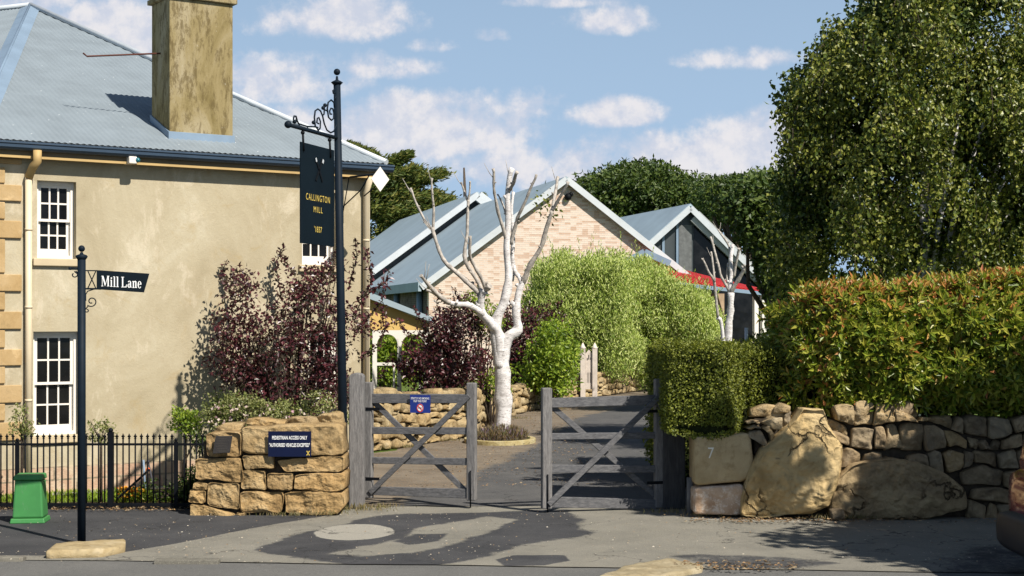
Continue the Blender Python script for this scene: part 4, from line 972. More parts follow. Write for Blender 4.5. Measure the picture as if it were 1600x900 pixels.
# ------------------------------------------------------------ stone wall along the lane
lane_w = empty('lane_stone_wall', (-2.3, 26, 0), 'low dry stone wall of golden rubble curving along the left side of the lane', 'stone wall')
wp = [(-3.1, 25.3, 1.06), (-2.2, 26.4, 1.02), (-.75, 29.6, .84), (.1, 36.5, .74), (1.9, 43.5, .70), (4.9, 50.5, .80)]
allst = []; core = MB(); s_acc = 0
for i in range(len(wp)-1):
    A_ = Vector((wp[i][0], wp[i][1], 0)); B_ = Vector((wp[i+1][0], wp[i+1][1], 0)); u = (B_-A_).normalized(); nn = Vector((u.y, -u.x, 0)); fr = Frame(A_, u, nn); L_ = (B_-A_).length
    h0, h1 = wp[i][2], wp[i+1][2]; hh = lambda a, h0=h0, h1=h1, L_=L_: h0+(h1-h0)*a/L_+.035*math.sin(a*2.7)
    far = A_.y > 29; rhh, cww = (.17, .22) if not far else (.19, .30 if A_.y < 36 else .36)
    for P in rubble(0, L_, lambda a: 0, hh, rhh, cww, 100+i, jit=.55):
        ar = (max(q[0] for q in P)-min(q[0] for q in P))*(max(q[1] for q in P)-min(q[1] for q in P))
        allst.append((ar*abs(nn.dot(Vector((-(A_.x), -A_.y, 0)).normalized()))/(A_.y/26)**2, fr, P, A_.y))
    core.box(fr, 0, L_, 0, min(h0, h1)-.08, -.1, -.42)
core.build('core', M['mortar'], lane_w)
allst.sort(key=lambda t: -t[0])
M['sand_lane'] = stonemat('golden_lane_rubble', (.24, .18, .10), (.40, .31, .17), (.54, .45, .29), bump=.04)
M['sand_lane_i'] = stonemat('golden_lane_rubble_small', (.24, .18, .10), (.40, .31, .17), (.54, .45, .29), rand='isl', bump=.04)
for i, (ar, fr, P, y) in enumerate(allst[:100]):
    b = MB(); rd = random.Random(i); stone(b, fr, P, depth=.3, bulge=rd.uniform(.06, .12), amp=.05, n=22, rings=6, p=3.6, rnd=rd.uniform(.08, .22), seed=300+i*1.1, d0=rd.uniform(-.07, .03)); b.build('stone', M['sand_lane'], lane_w)
b = MB()
for i, (ar, fr, P, y) in enumerate(allst[100:]): stone(b, fr, P, depth=.25, bulge=.07, amp=.03, n=12, rings=3, seed=600+i, d0=random.uniform(-.06, .03))
if len(allst) > 100: b.build('small_stones', M['sand_lane_i'], lane_w, kind='stuff')
print('lane stones', len(allst))
# ------------------------------------------------------------ kerb stones
M['kerbstone'] = stonemat('weathered_kerb_sandstone', (.22, .175, .10), (.34, .28, .17), (.44, .38, .26), bump=.02)
def kstone(name, pts, z, h, mat, label):
    b = MB(); g = [G(x, y) for x, y in pts]; c = sum(g, Vector())/len(g)
    fr = Frame(c, (1, 0, 0), (0, -1, 0))
    class TF:   # plan-view frame: stone() bulges upward
        pass
    f = Frame(c, (1, 0, 0), (0, 0, 1)); f.w = Vector((0, 1, 0))
    stone(b, f, [((q-c).x, (q-c).y) for q in g], depth=.1, bulge=.03, amp=.02, sc=5, n=60, rings=8, p=7, rnd=.07, seed=len(label), d0=h-.03)
    b.build(name, mat, base=c, label=label, cat='kerb stone')
kstone('kerb_stone', [(70, 872), (88, 857), (196, 852), (196, 862), (160, 870)], 0, .085, M['kerbstone'], 'flat sandstone kerb block at the foot of the lane name post')
kstone('kerb_stone', [(930, 905), (985, 886), (1040, 876), (1098, 885), (1096, 893), (1040, 903)], 0, .045, M['kerbstone'], 'worn sandstone kerb slab at the road edge in front of the right gate')

# ============================================================ IRON FENCE
FD = 18.3; ff = Frame((0, FD, 0), (1, 0, 0), (0, -1, 0))
def fx(x): return (x-CX)/F*FD
def fz(y): return CH+(HY-y)/F*FD
fence = empty('iron_fence', (fx(160), FD, 0), 'black iron picket fence with spear tops in front of the house', 'fence')
b = MB(); b.box(ff, fx(-60), fx(322), fz(696), fz(692.5), .012, -.012); b.build('rail', M['iron'], fence)
b = MB(); b.box(ff, fx(-60), fx(322), .035, .07, .012, -.012); b.build('rail', M['iron'], fence)
b = MB(); b.box(ff, fx(-60), fx(322), -.02, .03, .03, -.03); b.build('bottom_plate', M['iron'], fence)
pk_ = None; x = -56
while x < 320:
    if min(abs(x-173), abs(x-27), abs(x-275)) > 5:
        c = Vector((fx(x), FD, 0)); b = MB(); zt = fz(678)
        b.tube([c+Vector((0, 0, .02)), c+Vector((0, 0, zt-.05))], .011, 6)
        if pk_ is None:
            b.lathe(c, [(.012, zt-.06), (.016, zt-.05), (.009, zt-.045), (.02, zt-.032), (.024, zt-.03), (.010, zt-.015), (.002, zt+.008)], 6)
            pk_ = b.build('picket', M['iron'], fence); px0 = x
        else:
            o = pk_.copy(); C.objects.link(o); o.parent = fence; o.location = (fx(x)-fx(px0), 0, 0)
    x += 9.55
for (x, yt, r) in ((173, 675, .032), (27, 690, .022), (275, 690, .022)):
    c = Vector((fx(x), FD, 0)); b = MB(); zt = fz(yt); b.box(Frame(c, (1, 0, 0), (0, -1, 0)), -r, r, 0, zt, r, -r); b.ball(c+Vector((0, 0, zt+.02)), r*.95)
    b.build('post', M['iron'], fence)
b = MB(); b.beam((fx(183), FD+.02, .12), (fx(218), FD+.5, .42), .02, .02); b.build('stay', M['iron'], fence)
# garden stake ornament behind the fence
gs = empty('garden_ornament', W(228, 770, 19.0), 'thin metal garden stake with an orange flower behind the iron fence', 'ornament'); gs.location.z = 0; ORG[gs.name] = Vector(gs.location)
c = gs.location.copy(); b = MB(); b.tube([c, c+Vector((-.03, 0, .52))], .014, 6); b.build('stake', M['cap'], gs)
b = MB(); b.tube([c+Vector((.14, .0, .02)), c+Vector((.08, 0, .25)), c+Vector((.03, 0, .5))], .012, 6); b.ball(c+Vector((.03, -.02, .40)), .028, m=1); b.ball(c+Vector((.03, -.02, .50)), .022)
b.build('flower_stem', [simple('dark_stem', (.05, .05, .06)), simple('orange_enamel', (.7, .12, .03))], gs)

# ============================================================ GREEN PILLAR BOX
c = G(47.5, 815); c.z = 0; fr = Frame(c, (.995, .1, 0), (.1, -.995, 0)); s_ = c.y/F
gb = empty('utility_box', c, 'tapered green plastic utility box on the footpath by the iron fence', 'utility box')
def taper(b, w0, w1, dd0, dd1, z0, z1): b.hexa([fr.p(-w0, z0, dd0), fr.p(w0, z0, dd0), fr.p(w0, z0, -dd0), fr.p(-w0, z0, -dd0), fr.p(-w1, z1, dd1), fr.p(w1, z1, dd1), fr.p(w1, z1, -dd1), fr.p(-w1, z1, -dd1)])
b = MB(); taper(b, .168, .145, .15, .125, .055, .47); b.build('body', M['green'], gb, bevel=.02)
b = MB(); taper(b, .158, .150, .14, .13, .472, .535); b.build('lid', M['green'], gb, bevel=.015)
b = MB(); taper(b, .19, .18, .175, .165, 0, .053); b.build('base', M['green'], gb, bevel=.01)

# ============================================================ LANE NAME POST
D_ = 15.45; base = Vector(((127.5-CX)/F*D_, D_, 0)); lp = empty('lane_name_post', base, 'slim navy post with a Mill Lane name board and ball finial', 'street sign')
def lz(y): return CH+(HY-y)/F*D_
b = MB(); b.tube([base, base+Vector((0, 0, lz(405)))], .041, 16); b.lathe(base, [(.03, lz(408)), (.05, lz(404)), (.062, lz(401)), (.05, lz(398.5)), (.02, lz(397)), (.012, lz(394))], 16)
b.ball(base+Vector((0, 0, lz(388.5))), .034, 16); b.build('pole', M['navyiron'], lp)
su = Vector((.97, .24, 0)).normalized(); SF = Frame(base, su, (su.y, -su.x, 0))
def sh(px, py, d=0): a, z, _ = hit(px, py, SF, d); return a, z
q = [sh(151, 422), sh(233.5, 427.5), sh(225, 457), sh(151, 452)]
b = MB(); b.prism([SF.p(x, z, .008) for x, z in q], -SF.n*.016)
b.box(SF, .02, q[0][0], q[0][1]-.012, q[0][1], .006, -.006); b.box(SF, .02, q[0][0], q[3][1]-.004, q[3][1]+.014, .006, -.006)
b.build('name_board', M['navyplate'], lp)
b = MB(); ex = sh(143.5, 437); 
for (dx, dz) in ((1, 1), (-1, 1), (1, -1), (-1, -1)): b.beam(SF.p(*ex), SF.p(ex[0]+dx*.038, ex[1]+dz*.085), .011, .008)
b.beam(SF.p(ex[0], ex[1]), SF.p(ex[0], q[3][1]+.01), .022, .01); b.build('emblem', M['navyplate'], lp)
def scroll(c, r0, r1, a0, a1, fr, n=26):
    return [fr.p(c[0]+(r0+(r1-r0)*i/n)*math.cos(a0+(a1-a0)*i/n), c[1]+(r0+(r1-r0)*i/n)*math.sin(a0+(a1-a0)*i/n)) for i in range(n+1)]
b = MB(); c = sh(143, 471)
b.tube(scroll(c, .055, .014, -2.4, 5.2, SF), .006, 6)
p0 = sh(134, 478); p1 = sh(137, 455); p2 = sh(148, 451.5)
b.tube([SF.p(*sh(134, 470)), SF.p(*sh(134, 460)), SF.p(*p1), SF.p(*p2), SF.p(*sh(158, 452))], .006, 6)
c = sh(136, 485); b.tube(scroll(c, .02, .008, -3, 2, SF), .006, 6); b.tube([SF.p(*sh(133, 484)), SF.p(*sh(138, 478)), SF.p(*sh(140, 478))], .006, 6)
# left hand scrolls
b.tube([SF.p(-.03, sh(0+127, 419.5)[1]), SF.p(sh(111, 419)[0], sh(111, 419)[1])], .008, 6); b.ball(SF.p(*sh(109.5, 419.5)), .017)
b.tube(scroll(sh(116, 429), .038, .012, 1.2, -4.2, SF), .006, 6); b.tube([SF.p(*sh(116, 424)), SF.p(*sh(121, 428)), SF.p(*sh(123, 438)), SF.p(*sh(122, 446)), SF.p(*sh(125, 452))], .007, 6)
b.build('scroll_bracket', M['navyiron'], lp)
# serif lettering, drawn as strokes
def glyphs():
    g = {}
    v = lambda x, z0, z1, w=.13: [(x-w/2, z0), (x+w/2, z0), (x+w/2, z1), (x-w/2, z1)]
    se = lambda x, z, w=.30, h=.05: [(x-w/2, z), (x+w/2, z), (x+w/2, z+h), (x-w/2, z+h)]
    g['M'] = (.98, [v(.13, 0, 1, .06), v(.80, 0, 1, .14), [(.10, 1), (.26, 1), (.52, .22), (.44, .0), (.40, .1)], [(.44, .0), (.50, .25), (.74, 1), (.80, 1), (.80, .9)], se(.13, 0, .24), se(.80, 0, .28), se(.15, .95, .24), se(.80, .95, .26)])
    g['i'] = (.32, [v(.15, 0, .66), se(.15, 0, .28), se(.10, .61, .2), [(.08, .78), (.15, .73), (.22, .78), (.24, .85), (.15, .92), (.06, .85)]])
    g['l'] = (.32, [v(.15, 0, 1), se(.15, 0, .28), se(.10, .95, .2)])
    g['L'] = (.66, [v(.16, 0, 1, .14), se(.16, .95, .32), se(.16, 0, .3), [(.16, 0), (.60, 0), (.64, .28), (.59, .28), (.50, .07), (.16, .055)]])
    g['n'] = (.58, [v(.15, 0, .62), se(.15, 0, .25), se(.10, .60, .2), v(.43, 0, .5), se(.43, 0, .25), [(.2, .52), (.2, .58), (.3, .67), (.42, .67), (.495, .58), (.495, .44), (.37, .44), (.36, .55), (.3, .58)]])
    def ring(cx, cz, rx, rz, w, a0=0, a1=6.2832, n=18):
        out = []
        for i in range(n):
            t0 = a0+(a1-a0)*i/n; t1 = a0+(a1-a0)*(i+1)/n; ww = lambda t: w*(.45+.55*abs(math.cos(t)))
            out.append([(cx+rx*math.cos(t0), cz+rz*math.sin(t0)), (cx+rx*math.cos(t1), cz+rz*math.sin(t1)), (cx+(rx-ww(t1))*math.cos(t1), cz+(rz-ww(t1)*.8)*math.sin(t1)), (cx+(rx-ww(t0))*math.cos(t0), cz+(rz-ww(t0)*.8)*math.sin(t0))])
        return out
    g['a'] = (.52, ring(.21, .19, .18, .20, .12)+[v(.37, .06, .5)]+ring(.24, .46, .195, .20, .13, -.1, 2.7)+[[(.31, .06), (.40, .0), (.50, .03), (.50, .08), (.43, .1)]])
    g['e'] = (.50, ring(.24, .33, .22, .35, .13, .1, 5.6)+[[(.08, .34), (.45, .34), (.45, .395), (.08, .395)]])
    return g
GL = glyphs()
x0, zb0 = sh(158, 447.3); x1, zb1 = sh(222, 450.6); hgt = sh(158, 431)[1]-zb0
tot = sum(GL[ch][0]+.03 if ch != ' ' else .22 for ch in 'Mill Lane'); kx_ = (x1-x0)/tot; b = MB(); a = x0
cnt = 0
for ch in 'Mill Lane':
    if ch == ' ': a += .22*kx_; continue
    w_, pl = GL[ch]
    for pol in pl:
        cnt += 1; d = .010+.00003*(cnt % 9)
        b.add([SF.p(a+x*kx_, zb0+(zb1-zb0)*(a-x0)/(x1-x0)+z*hgt, d) for x, z in pol], [tuple(range(len(pol)))])
    a += (w_+.03)*kx_
b.build('lettering', M['letter'], lp, recalc=False)

# ============================================================ TALL HANGING SIGN POST
D_ = 18.32; base = Vector(((538-CX)/F*D_, D_, 0)); topv = Vector(((526.5-CX)/F*D_, D_, CH+(HY-131)/F*D_))
hp = empty('hanging_sign_post', base, 'tall slim navy post with a scrolled iron arm and ball finial beside the left gate', 'sign post')
b = MB(); b.tube([base, base.lerp(topv, .5), topv], [.056, .050, .042], 16)
def tz(y): return CH+(HY-y)/F*D_
tb = Vector((topv.x, topv.y, 0)); b.lathe(tb, [(.042, tz(133)), (.06, tz(130.5)), (.072, tz(129)), (.05, tz(127)), (.018, tz(125)), (.012, tz(119))], 16); b.ball(tb+Vector((0, 0, tz(112.5))), .040, 16)
b.build('pole', M['navyiron'], hp)
PA = W(526, 214, D_-.02); PT = W(451, 196.5, 17.05); au = Vector(((PT-PA).x, (PT-PA).y, 0)).normalized()
AF = Frame((PA.x, PA.y, 0), au, Vector((au.y, -au.x, 0)) if Vector((au.y, -au.x, 0)).x > 0 else Vector((-au.y, au.x, 0)))
def ah(px, py, d=0): a, z, _ = hit(px, py, AF, d); return a, z
zA = .5*(ah(526, 214)[1]+ah(452, 197)[1]); aT = ah(450, 196)[0]
print('arm', aT, zA, ah(526, 214), ah(450, 196))
b = MB(); b.tube([AF.p(0, zA), AF.p(aT, zA)], .024, 10); b.ball(AF.p(aT, zA), .042, 12); b.build('arm', M['navyiron'], hp)
def ap(px, py): 
    a, z = ah(px, py); return AF.p(a, z)
def px2(pp, r=.010): b.tube([ap(440+x/6, 90+y/6) for x, y in pp], r, 6)
b = MB()
px2([(505,330),(485,335),(480,310),(495,300)]); px2([(500,390),(515,350)])
px2([(495,470),(490,420),(465,397),(437,420),(428,480),(440,560),(468,588),(488,570),(490,520),(480,480),(463,475),(450,500),(455,530),(470,530)])
px2([(428,500),(395,485),(388,470)]); px2([(400,490),(398,530),(385,540)]); 
px2([(522,580),(510,640),(490,690),(460,705),(425,680),(400,620),(385,550),(365,500),(340,482),(315,500),(307,560),(315,640),(345,683),(362,660),(364,600),(350,562),(335,570),(330,610),(348,620)])
px2([(340,655),(320,650),(240,645),(160,620),(145,590),(135,550),(118,548),(110,575),(120,608),(133,600),(130,580)])
px2([(243,645),(243,680)], .008); px2([(165,620),(165,645)], .008)
for (x, y) in ((407,447),(390,472),(300,608),(122,600)): b.ball(ap(440+x/6, 90+y/6), .024, 8)
b.build('scrollwork', M['navyiron'], hp)
hs = empty('hanging_mill_sign', AF.p(ah(497, 225)[0], ah(497, 385)[1]), 'dark navy hanging sign with gold Callington Mill lettering and crossed sails', 'sign')
a0, a1 = ah(469, 225)[0], ah(521.5, 235)[0]; z1 = .5*(ah(469, 222)[1]+ah(521, 234)[1]); z0 = .5*(ah(476, 381)[1]+ah(529, 386)[1])
print('sign', a0, a1, z0, z1)
# the plate has the crossed sails cut through it: build it as strips round small openings
b = MB(); b.box(AF, a0, a1, z0, z1, .006, -.006); b.build('plate', M['navyplate'], hs)
for px in (473, 515):
    a = ah(px, 215)[0]; b = MB(); b.tube([AF.p(a, zA-.02), AF.p(a, z1-.10, .012)], .013, 8); b.ball(AF.p(a, zA-.045), .024, 8); b.build('hanger', M['iron'], hs)
sgn = -1 if AF.u.x < 0 else 1
TF_ = Frame(AF.p(0, 0, 0), AF.u*sgn, AF.n); TF_.o = AF.o
def ta(px, py): a, z = ah(px, py); return a*sgn, z
am = (a0+a1)/2*sgn
wl = abs(ta(520, 310)[0]-ta(482, 310)[0])
o = text('lettering', 'CALLINGTON', TF_, am-.0, ta(500, 315.5)[1], .075, M['gold'], hs, 1.0, d=.010, space=1.25)
def fitw(o, wl):
    xs = [(v.co+org(o)-TF_.o).dot(TF_.u) for v in o.data.vertices]; w = max(xs)-min(xs); c = (max(xs)+min(xs))/2
    for v in o.data.vertices:
        s = (v.co+org(o)-TF_.o).dot(TF_.u); v.co += TF_.u*((s-c)*(wl/w-1)+(am-c))
fitw(o, wl*.97)
o = text('lettering', 'MILL', TF_, am, ta(500, 333)[1], .068, M['gold'], hs, 1, d=.010, space=1.3); fitw(o, wl*.36)
o = text('lettering', "'1837", TF_, am, ta(502, 364)[1], .068, M['gold'], hs, 1, d=.010); fitw(o, wl*.31)
# sail emblem: dark raised blades with small pale tips
b = MB(); e = ta(497.5, 266)
for (dx, dz) in ((1, 1), (-1, 1), (1, -1), (-1, -1)):
    b.beam(TF_.p(e[0], e[1], .012), TF_.p(e[0]+dx*.09, e[1]+dz*.13, .012), .03, .006, up=Vector((0, 0, 1)))
b.build('emblem', M['iron'], hs)
for (dx, dz) in ((1, 1), (-1, 1)):
    b = MB(); b.beam(TF_.p(e[0]+dx*.085, e[1]+.09, .017), TF_.p(e[0]+dx*.105, e[1]+.13, .017), .03, .004); b.build('emblem_tip', M['barge'], hs)
# ============================================================ GATES
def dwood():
    k = Mat('shade_toned_timber', .85, .1); n = k.noise(5, 8, .7, stretch=(9, 9, 1.2)); k.col(k.ramp(n, [(.25, (.03, .03, .032)), (.75, (.085, .082, .08))])); k.bump(n, .008); return k.m  # timber with the right post's shade put into the colour
M['shadewood'] = dwood()
def gate_post(x0, x1, D, yt, name, label, round_=True, depth=.22):
    X0, X1 = (x0-CX)/F*D, (x1-CX)/F*D; zt = CH+(HY-yt)/F*D; w = X1-X0; c = Vector(((X0+X1)/2, D+depth/2, 0)); k = 8
    prof = [(X0, 0), (X1, 0), (X1, zt-w*.28)]+[(X0+w/2+w/2*math.cos(math.pi*j/k), zt-w*.28+w*.28*math.sin(math.pi*j/k)) for j in range(1, k)]+[(X0, zt-w*.28)]
    b = MB(); fr = Frame((0, D, 0), (1, 0, 0), (0, -1, 0)); b.prism([fr.p(x, z) for x, z in prof], Vector((0, depth, 0)))
    return b.build(name, M['shadewood'] if 'dark' in label else M['wood'], base=c, bevel=.012, label=label, cat='gate post')
gate_post(545, 568, 18.35, 583, 'gate_post', 'thick weathered timber post with rounded top carrying the left gate')
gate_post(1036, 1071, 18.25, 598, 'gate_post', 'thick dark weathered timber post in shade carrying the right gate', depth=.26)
b = MB(); c = Vector(((1079-CX)/F*17.75, 17.8, 0)); b.tube([c, c+Vector((0, 0, CH+(HY-746)/F*17.8))], .040, 12); b.build('timber_stub', M['wood'], base=c, label='short round timber stub at the foot of the numbered pillar', cat='post')
def gate(h, f, Dh, Df, name, label, hw, fw, top, bot, rails, diag, flip):
    """h,f: centre px of hinge and free stile; rails list of (y0h,y1h,y0f,y1f)"""
    H = Vector(((h-CX)/F*Dh, Dh, 0)); Fv = Vector(((f-CX)/F*Df, Df, 0)); u = (Fv-H).normalized()
    n = Vector((u.y, -u.x, 0)); n = n if n.y < 0 else -n; fr = Frame(H, u, n); L_ = (Fv-H).length
    root = empty(name, H, label, 'gate')
    zh = lambda y: CH+(HY-y)/F*Dh; zf = lambda y: CH+(HY-y)/F*Df
    b = MB(); b.box(fr, -hw/2, hw/2, zh(bot[0]), zh(top[0]), .04, -.05); b.build('stile', M['wood'], root, bevel=.012)
    b = MB(); b.box(fr, L_-fw/2, L_+fw/2, zf(bot[1]), zf(top[1]), .04, -.05); b.build('stile', M['wood'], root, bevel=.014)
    zs = []
    for (a, c_, d, e) in rails:
        b = MB(); A0, A1 = hw/2-.01, L_-fw/2+.01; b.hexa([fr.p(A0, zh(c_), .022), fr.p(A1, zf(e), .022), fr.p(A1, zf(e), -.022), fr.p(A0, zh(c_), -.022), fr.p(A0, zh(a), .022), fr.p(A1, zf(d), .022), fr.p(A1, zf(d), -.022), fr.p(A0, zh(a), -.022)])
        b.build('rail', M['rail'], root, bevel=.006)
    for k, ((xa, ya), (xb, yb), d) in enumerate(diag):
        pa = fr.p(hit(xa, ya, fr, d)[0], hit(xa, ya, fr, d)[1], d); pb = fr.p(hit(xb, yb, fr, d)[0], hit(xb, yb, fr, d)[1], d)
        b = MB(); b.beam(pa, pb, .065, .035, up=n.cross((pb-pa).normalized())); b.build('brace', M['rail'], root, bevel=.005)
    b = MB(); q = fr.p(L_, 0, .05); b.tube([q+Vector((0, 0, .01)), q+Vector((0, 0, .45))], .009, 6); b.build('drop_bolt', M['iron'], root)
    for zz in (.3, 1.15): b = MB(); b.box(fr, -.08, .16, zz, zz+.035, .046, .042); b.build('hinge', M['iron'], root)
    return fr, root
gf, g1 = gate(575.5, 737, 18.75, 18.4, 'timber_gate', 'left weathered timber field gate carrying the small blue sign', .11, .115, (597, 598), (778, 782),
     [(615, 630, 616, 630), (667, 678, 668, 679), (714, 724, 716, 727), (760, 773, 764, 779)], [((578, 770), (733, 618), .042), ((584, 628), (730, 770), -.042)], False)
gf2, g2_ = gate(1029, 854, 18.3, 17.95, 'timber_gate', 'right weathered timber field gate with no sign, half in the hedge shade', .10, .12, (592, 606), (793, 795),
     [(617, 632, 622, 637), (675, 685, 677, 687), (727, 738, 726, 739), (780, 795, 776, 793)], [((1028, 622), (857, 788), .042), ((1028, 778), (862, 635), -.042)], True)
s0 = hit(641, 617, gf, .05); s1 = hit(672.5, 645.5, gf, .05)
ns = empty('no_smoking_sign', gf.p((s0[0]+s1[0])/2, s1[1], .05), 'small bright blue no smoking sign hung on the top rail of the left gate', 'sign')
b = MB(); b.box(gf, s0[0], s1[0], s1[1], s0[1], .056, .048); b.build('panel', M['signblue'], ns)
mm = (s0[0]+s1[0])/2; hh = s0[1]-s1[1]
text('lettering', 'STRICTLY NO SMOKING', gf, mm, s0[1]-hh*.24, hh*.115, M['letter'], ns, .60, d=.059, bold=.012)
text('lettering', 'PAST THIS POINT', gf, mm, s0[1]-hh*.40, hh*.115, M['letter'], ns, .60, d=.059, bold=.012)
cz = s1[1]+hh*.28; r = hh*.235
def disc(r0, r1, mat, d, name, half=None):
    b = MB(); k = 28; vs = []
    for i in range(k): t = 2*math.pi*i/k; vs += [gf.p(mm+r0*.85*math.cos(t), cz+r0*math.sin(t), d), gf.p(mm+r1*.85*math.cos(t), cz+r1*math.sin(t), d)]
    b.add(vs, [(2*i, 2*((i+1) % k), 2*((i+1) % k)+1, 2*i+1) for i in range(k)]); b.build(name, mat, ns)
disc(.0001, r, M['letter'], .0580, 'disc'); disc(r*.74, r*.98, M['red'], .0595, 'prohibition_ring')
b = MB(); b.box(gf, mm-r*.45, mm+r*.4, cz-.006, cz+.006, .0592, .0588); b.build('cigarette', M['iron'], ns)
b = MB(); b.beam(gf.p(mm-r*.5, cz+r*.55, .0602), gf.p(mm+r*.5, cz-r*.55, .0602), .009, .0008, up=gf.n.cross((gf.u-gf.w).normalized())); b.build('slash', M['red'], ns)
# ============================================================ WHITE TIMBER STAND BY THE LANE
wd = 43.2; c = Vector(((920-CX)/F*wd, wd, 0)); fr = Frame(c, (1, 0, 0), (0, -1, 0)); s_ = wd/F
M['standpaint'] = simple('weathered_cream_paint', (.60, .53, .46), .7, .15, .15, 6)
wt = empty('white_timber_stand', c, 'small white painted stand with two pointed posts by the lane wall', 'stand')
for sx in (-1, 1):
    b = MB(); a = sx*9.3*s_; w = 3.8*s_; zt = CH+(HY-545)/F*wd
    b.box(fr, a-w, a+w, 0, zt, .09, -.09); b.lathe(fr.p(a, 0), [(w*1.25, zt), (w*1.25, zt+.04), (w*.9, zt+.06), (.01, zt+.17)], 4); b.build('post', M['standpaint'], wt)
b = MB(); zt = CH+(HY-546)/F*wd
for (y0, y1) in ((608, 552),):
    b.prism([fr.p(-5.2*s_, CH+(HY-608)*s_, .03), fr.p(5.2*s_, CH+(HY-608)*s_, .03), fr.p(5.2*s_, zt-.12, .03), fr.p(0, zt, .03), fr.p(-5.2*s_, zt-.12, .03)], Vector((0, .05, 0)))
b.build('board', M['standpaint'], wt)
b = MB()
for (x, y, hgt) in ((-2.5, 561, 3), (0, 558, 6), (2.8, 560, 3)): b.box(fr, (x-.6)*s_, (x+.6)*s_, CH+(HY-y-hgt*.6)*s_, CH+(HY-y+hgt*.6)*s_, .036, .032)
for x in (-2.4, 0, 2.4): b.box(fr, (x-.25)*s_, (x+.25)*s_, CH+(HY-598)*s_, CH+(HY-582)*s_, .036, .032)
b.build('cutouts', M['iron'], wt)
# ============================================================ CAR
def car():
    X = 4.36; Y0, Y1 = 12.3, 13.95
    root = empty('maroon_car', (X+2, 13.1, 0), 'dark maroon car parked at the right edge, only its rear corner in view', 'car')
    k = Mat('dark_maroon_car_paint', .18, .6, .3); k.b.inputs['Coat Weight'].default_value = .8; k.col(k.ramp(k.noise(3, 2), [(.3, (.20, .015, .035)), (.7, (.26, .025, .05))])); paint = k.m
    blk = simple('dark_trim', (.012, .012, .016), .5, .4); gl = M['glass']
    # longitudinal stations: x offset, half width, z bottom, z belt, z top (cabin), cabin half width
    def loft(prof, n=16):
        b = MB(); vs = []
        for (x, hw, zb, zt) in prof:
            for i in range(n):
                t = 2*math.pi*i/n; ct, st = math.cos(t), math.sin(t); e = .45
                vs.append((X+x, (Y0+Y1)/2+hw*math.copysign(abs(ct)**e, ct), (zb+zt)/2+(zt-zb)/2*math.copysign(abs(st)**e, st)))
        m = len(prof); fs = [(i*n+j, (i+1)*n+j, (i+1)*n+(j+1) % n, i*n+(j+1) % n) for i in range(m-1) for j in range(n)]+[tuple(range(n)), tuple(reversed(range((m-1)*n, m*n)))]
        b.add(vs, fs, 0, True); return b
    loft([(.10, .62, .50, .78), (.12, .74, .42, .92), (.25, .81, .34, .98), (.8, .83, .30, 1.0), (2.0, .84, .28, .99), (3.2, .83, .28, .96), (3.9, .78, .30, .86), (4.15, .6, .4, .7)]).build('body', paint, root)
    loft([(.14, .50, .92, 1.05), (.20, .60, .9, 1.22), (.32, .62, .9, 1.42), (.8, .64, .9, 1.50), (2.0, .64, .9, 1.50), (2.6, .62, .9, 1.36), (3.1, .58, .9, 1.05)]).build('cabin', paint, root)
    loft([(.0, .66, .26, .50), (.02, .78, .22, .55), (.2, .84, .20, .57), (.5, .84, .22, .5)]).build('bumper', blk, root)
    b = MB(); fr = Frame((X, Y0, 0), (1, 0, 0), (0, -1, 0))
    l = MB(); l.tube([(X+.0, Y0+.55, .56), (X+.03, Y0+.14, .565), (X+.12, Y0-.0, .57), (X+.3, Y0-.02, .57)], .045, 8); l.build('reflector', simple('pale_lamp', (.75, .7, .72), .2, .6), root)
    l = MB(); l.tube([(X+.03, Y0+.42, .74), (X+.06, Y0+.16, .78), (X+.22, Y0+.0, .84)], [.05, .075, .035], 8); l.build('tail_light', simple('red_lamp', (.45, .01, .015), .15, .6), root)
    l = MB(); l.tube([(X+.22, Y0+.26, 1.25), (X+.24, Y0+.24, 1.12), (X+.20, Y0+.22, .98)], .02, 6); l.build('window_seal', blk, root)
    for (xx) in (.75, 3.3):
        for yy in (Y0+.02, Y1-.2):
            w = MB(); c = Vector((X+xx, yy, .31)); k2 = 24
            vs = []; 
            for (r, d) in ((.20, 0), (.30, 0), (.31, .03), (.31, .15), (.30, .18), (.20, .18)):
                for i in range(k2): vs.append(c+Vector((r*math.cos(2*math.pi*i/k2), d, r*math.sin(2*math.pi*i/k2))))
            w.add(vs, [(i*k2+j, i*k2+(j+1) % k2, (i+1)*k2+(j+1) % k2, (i+1)*k2+j) for i in range(5) for j in range(k2)]+[(5*k2+j, 5*k2+(j+1) % k2, (j+1) % k2, j) for j in range(k2)], 0, True); wh = w.build('wheel', simple('tyre', (.02, .02, .02), .9), root)
            w = MB(); w.tube([c+Vector((0, .02, 0)), c+Vector((0, .16, 0))], .2, 16); w.build('rim', simple('alloy', (.4, .4, .42), .3, .5, metal=.8), wh)
car()
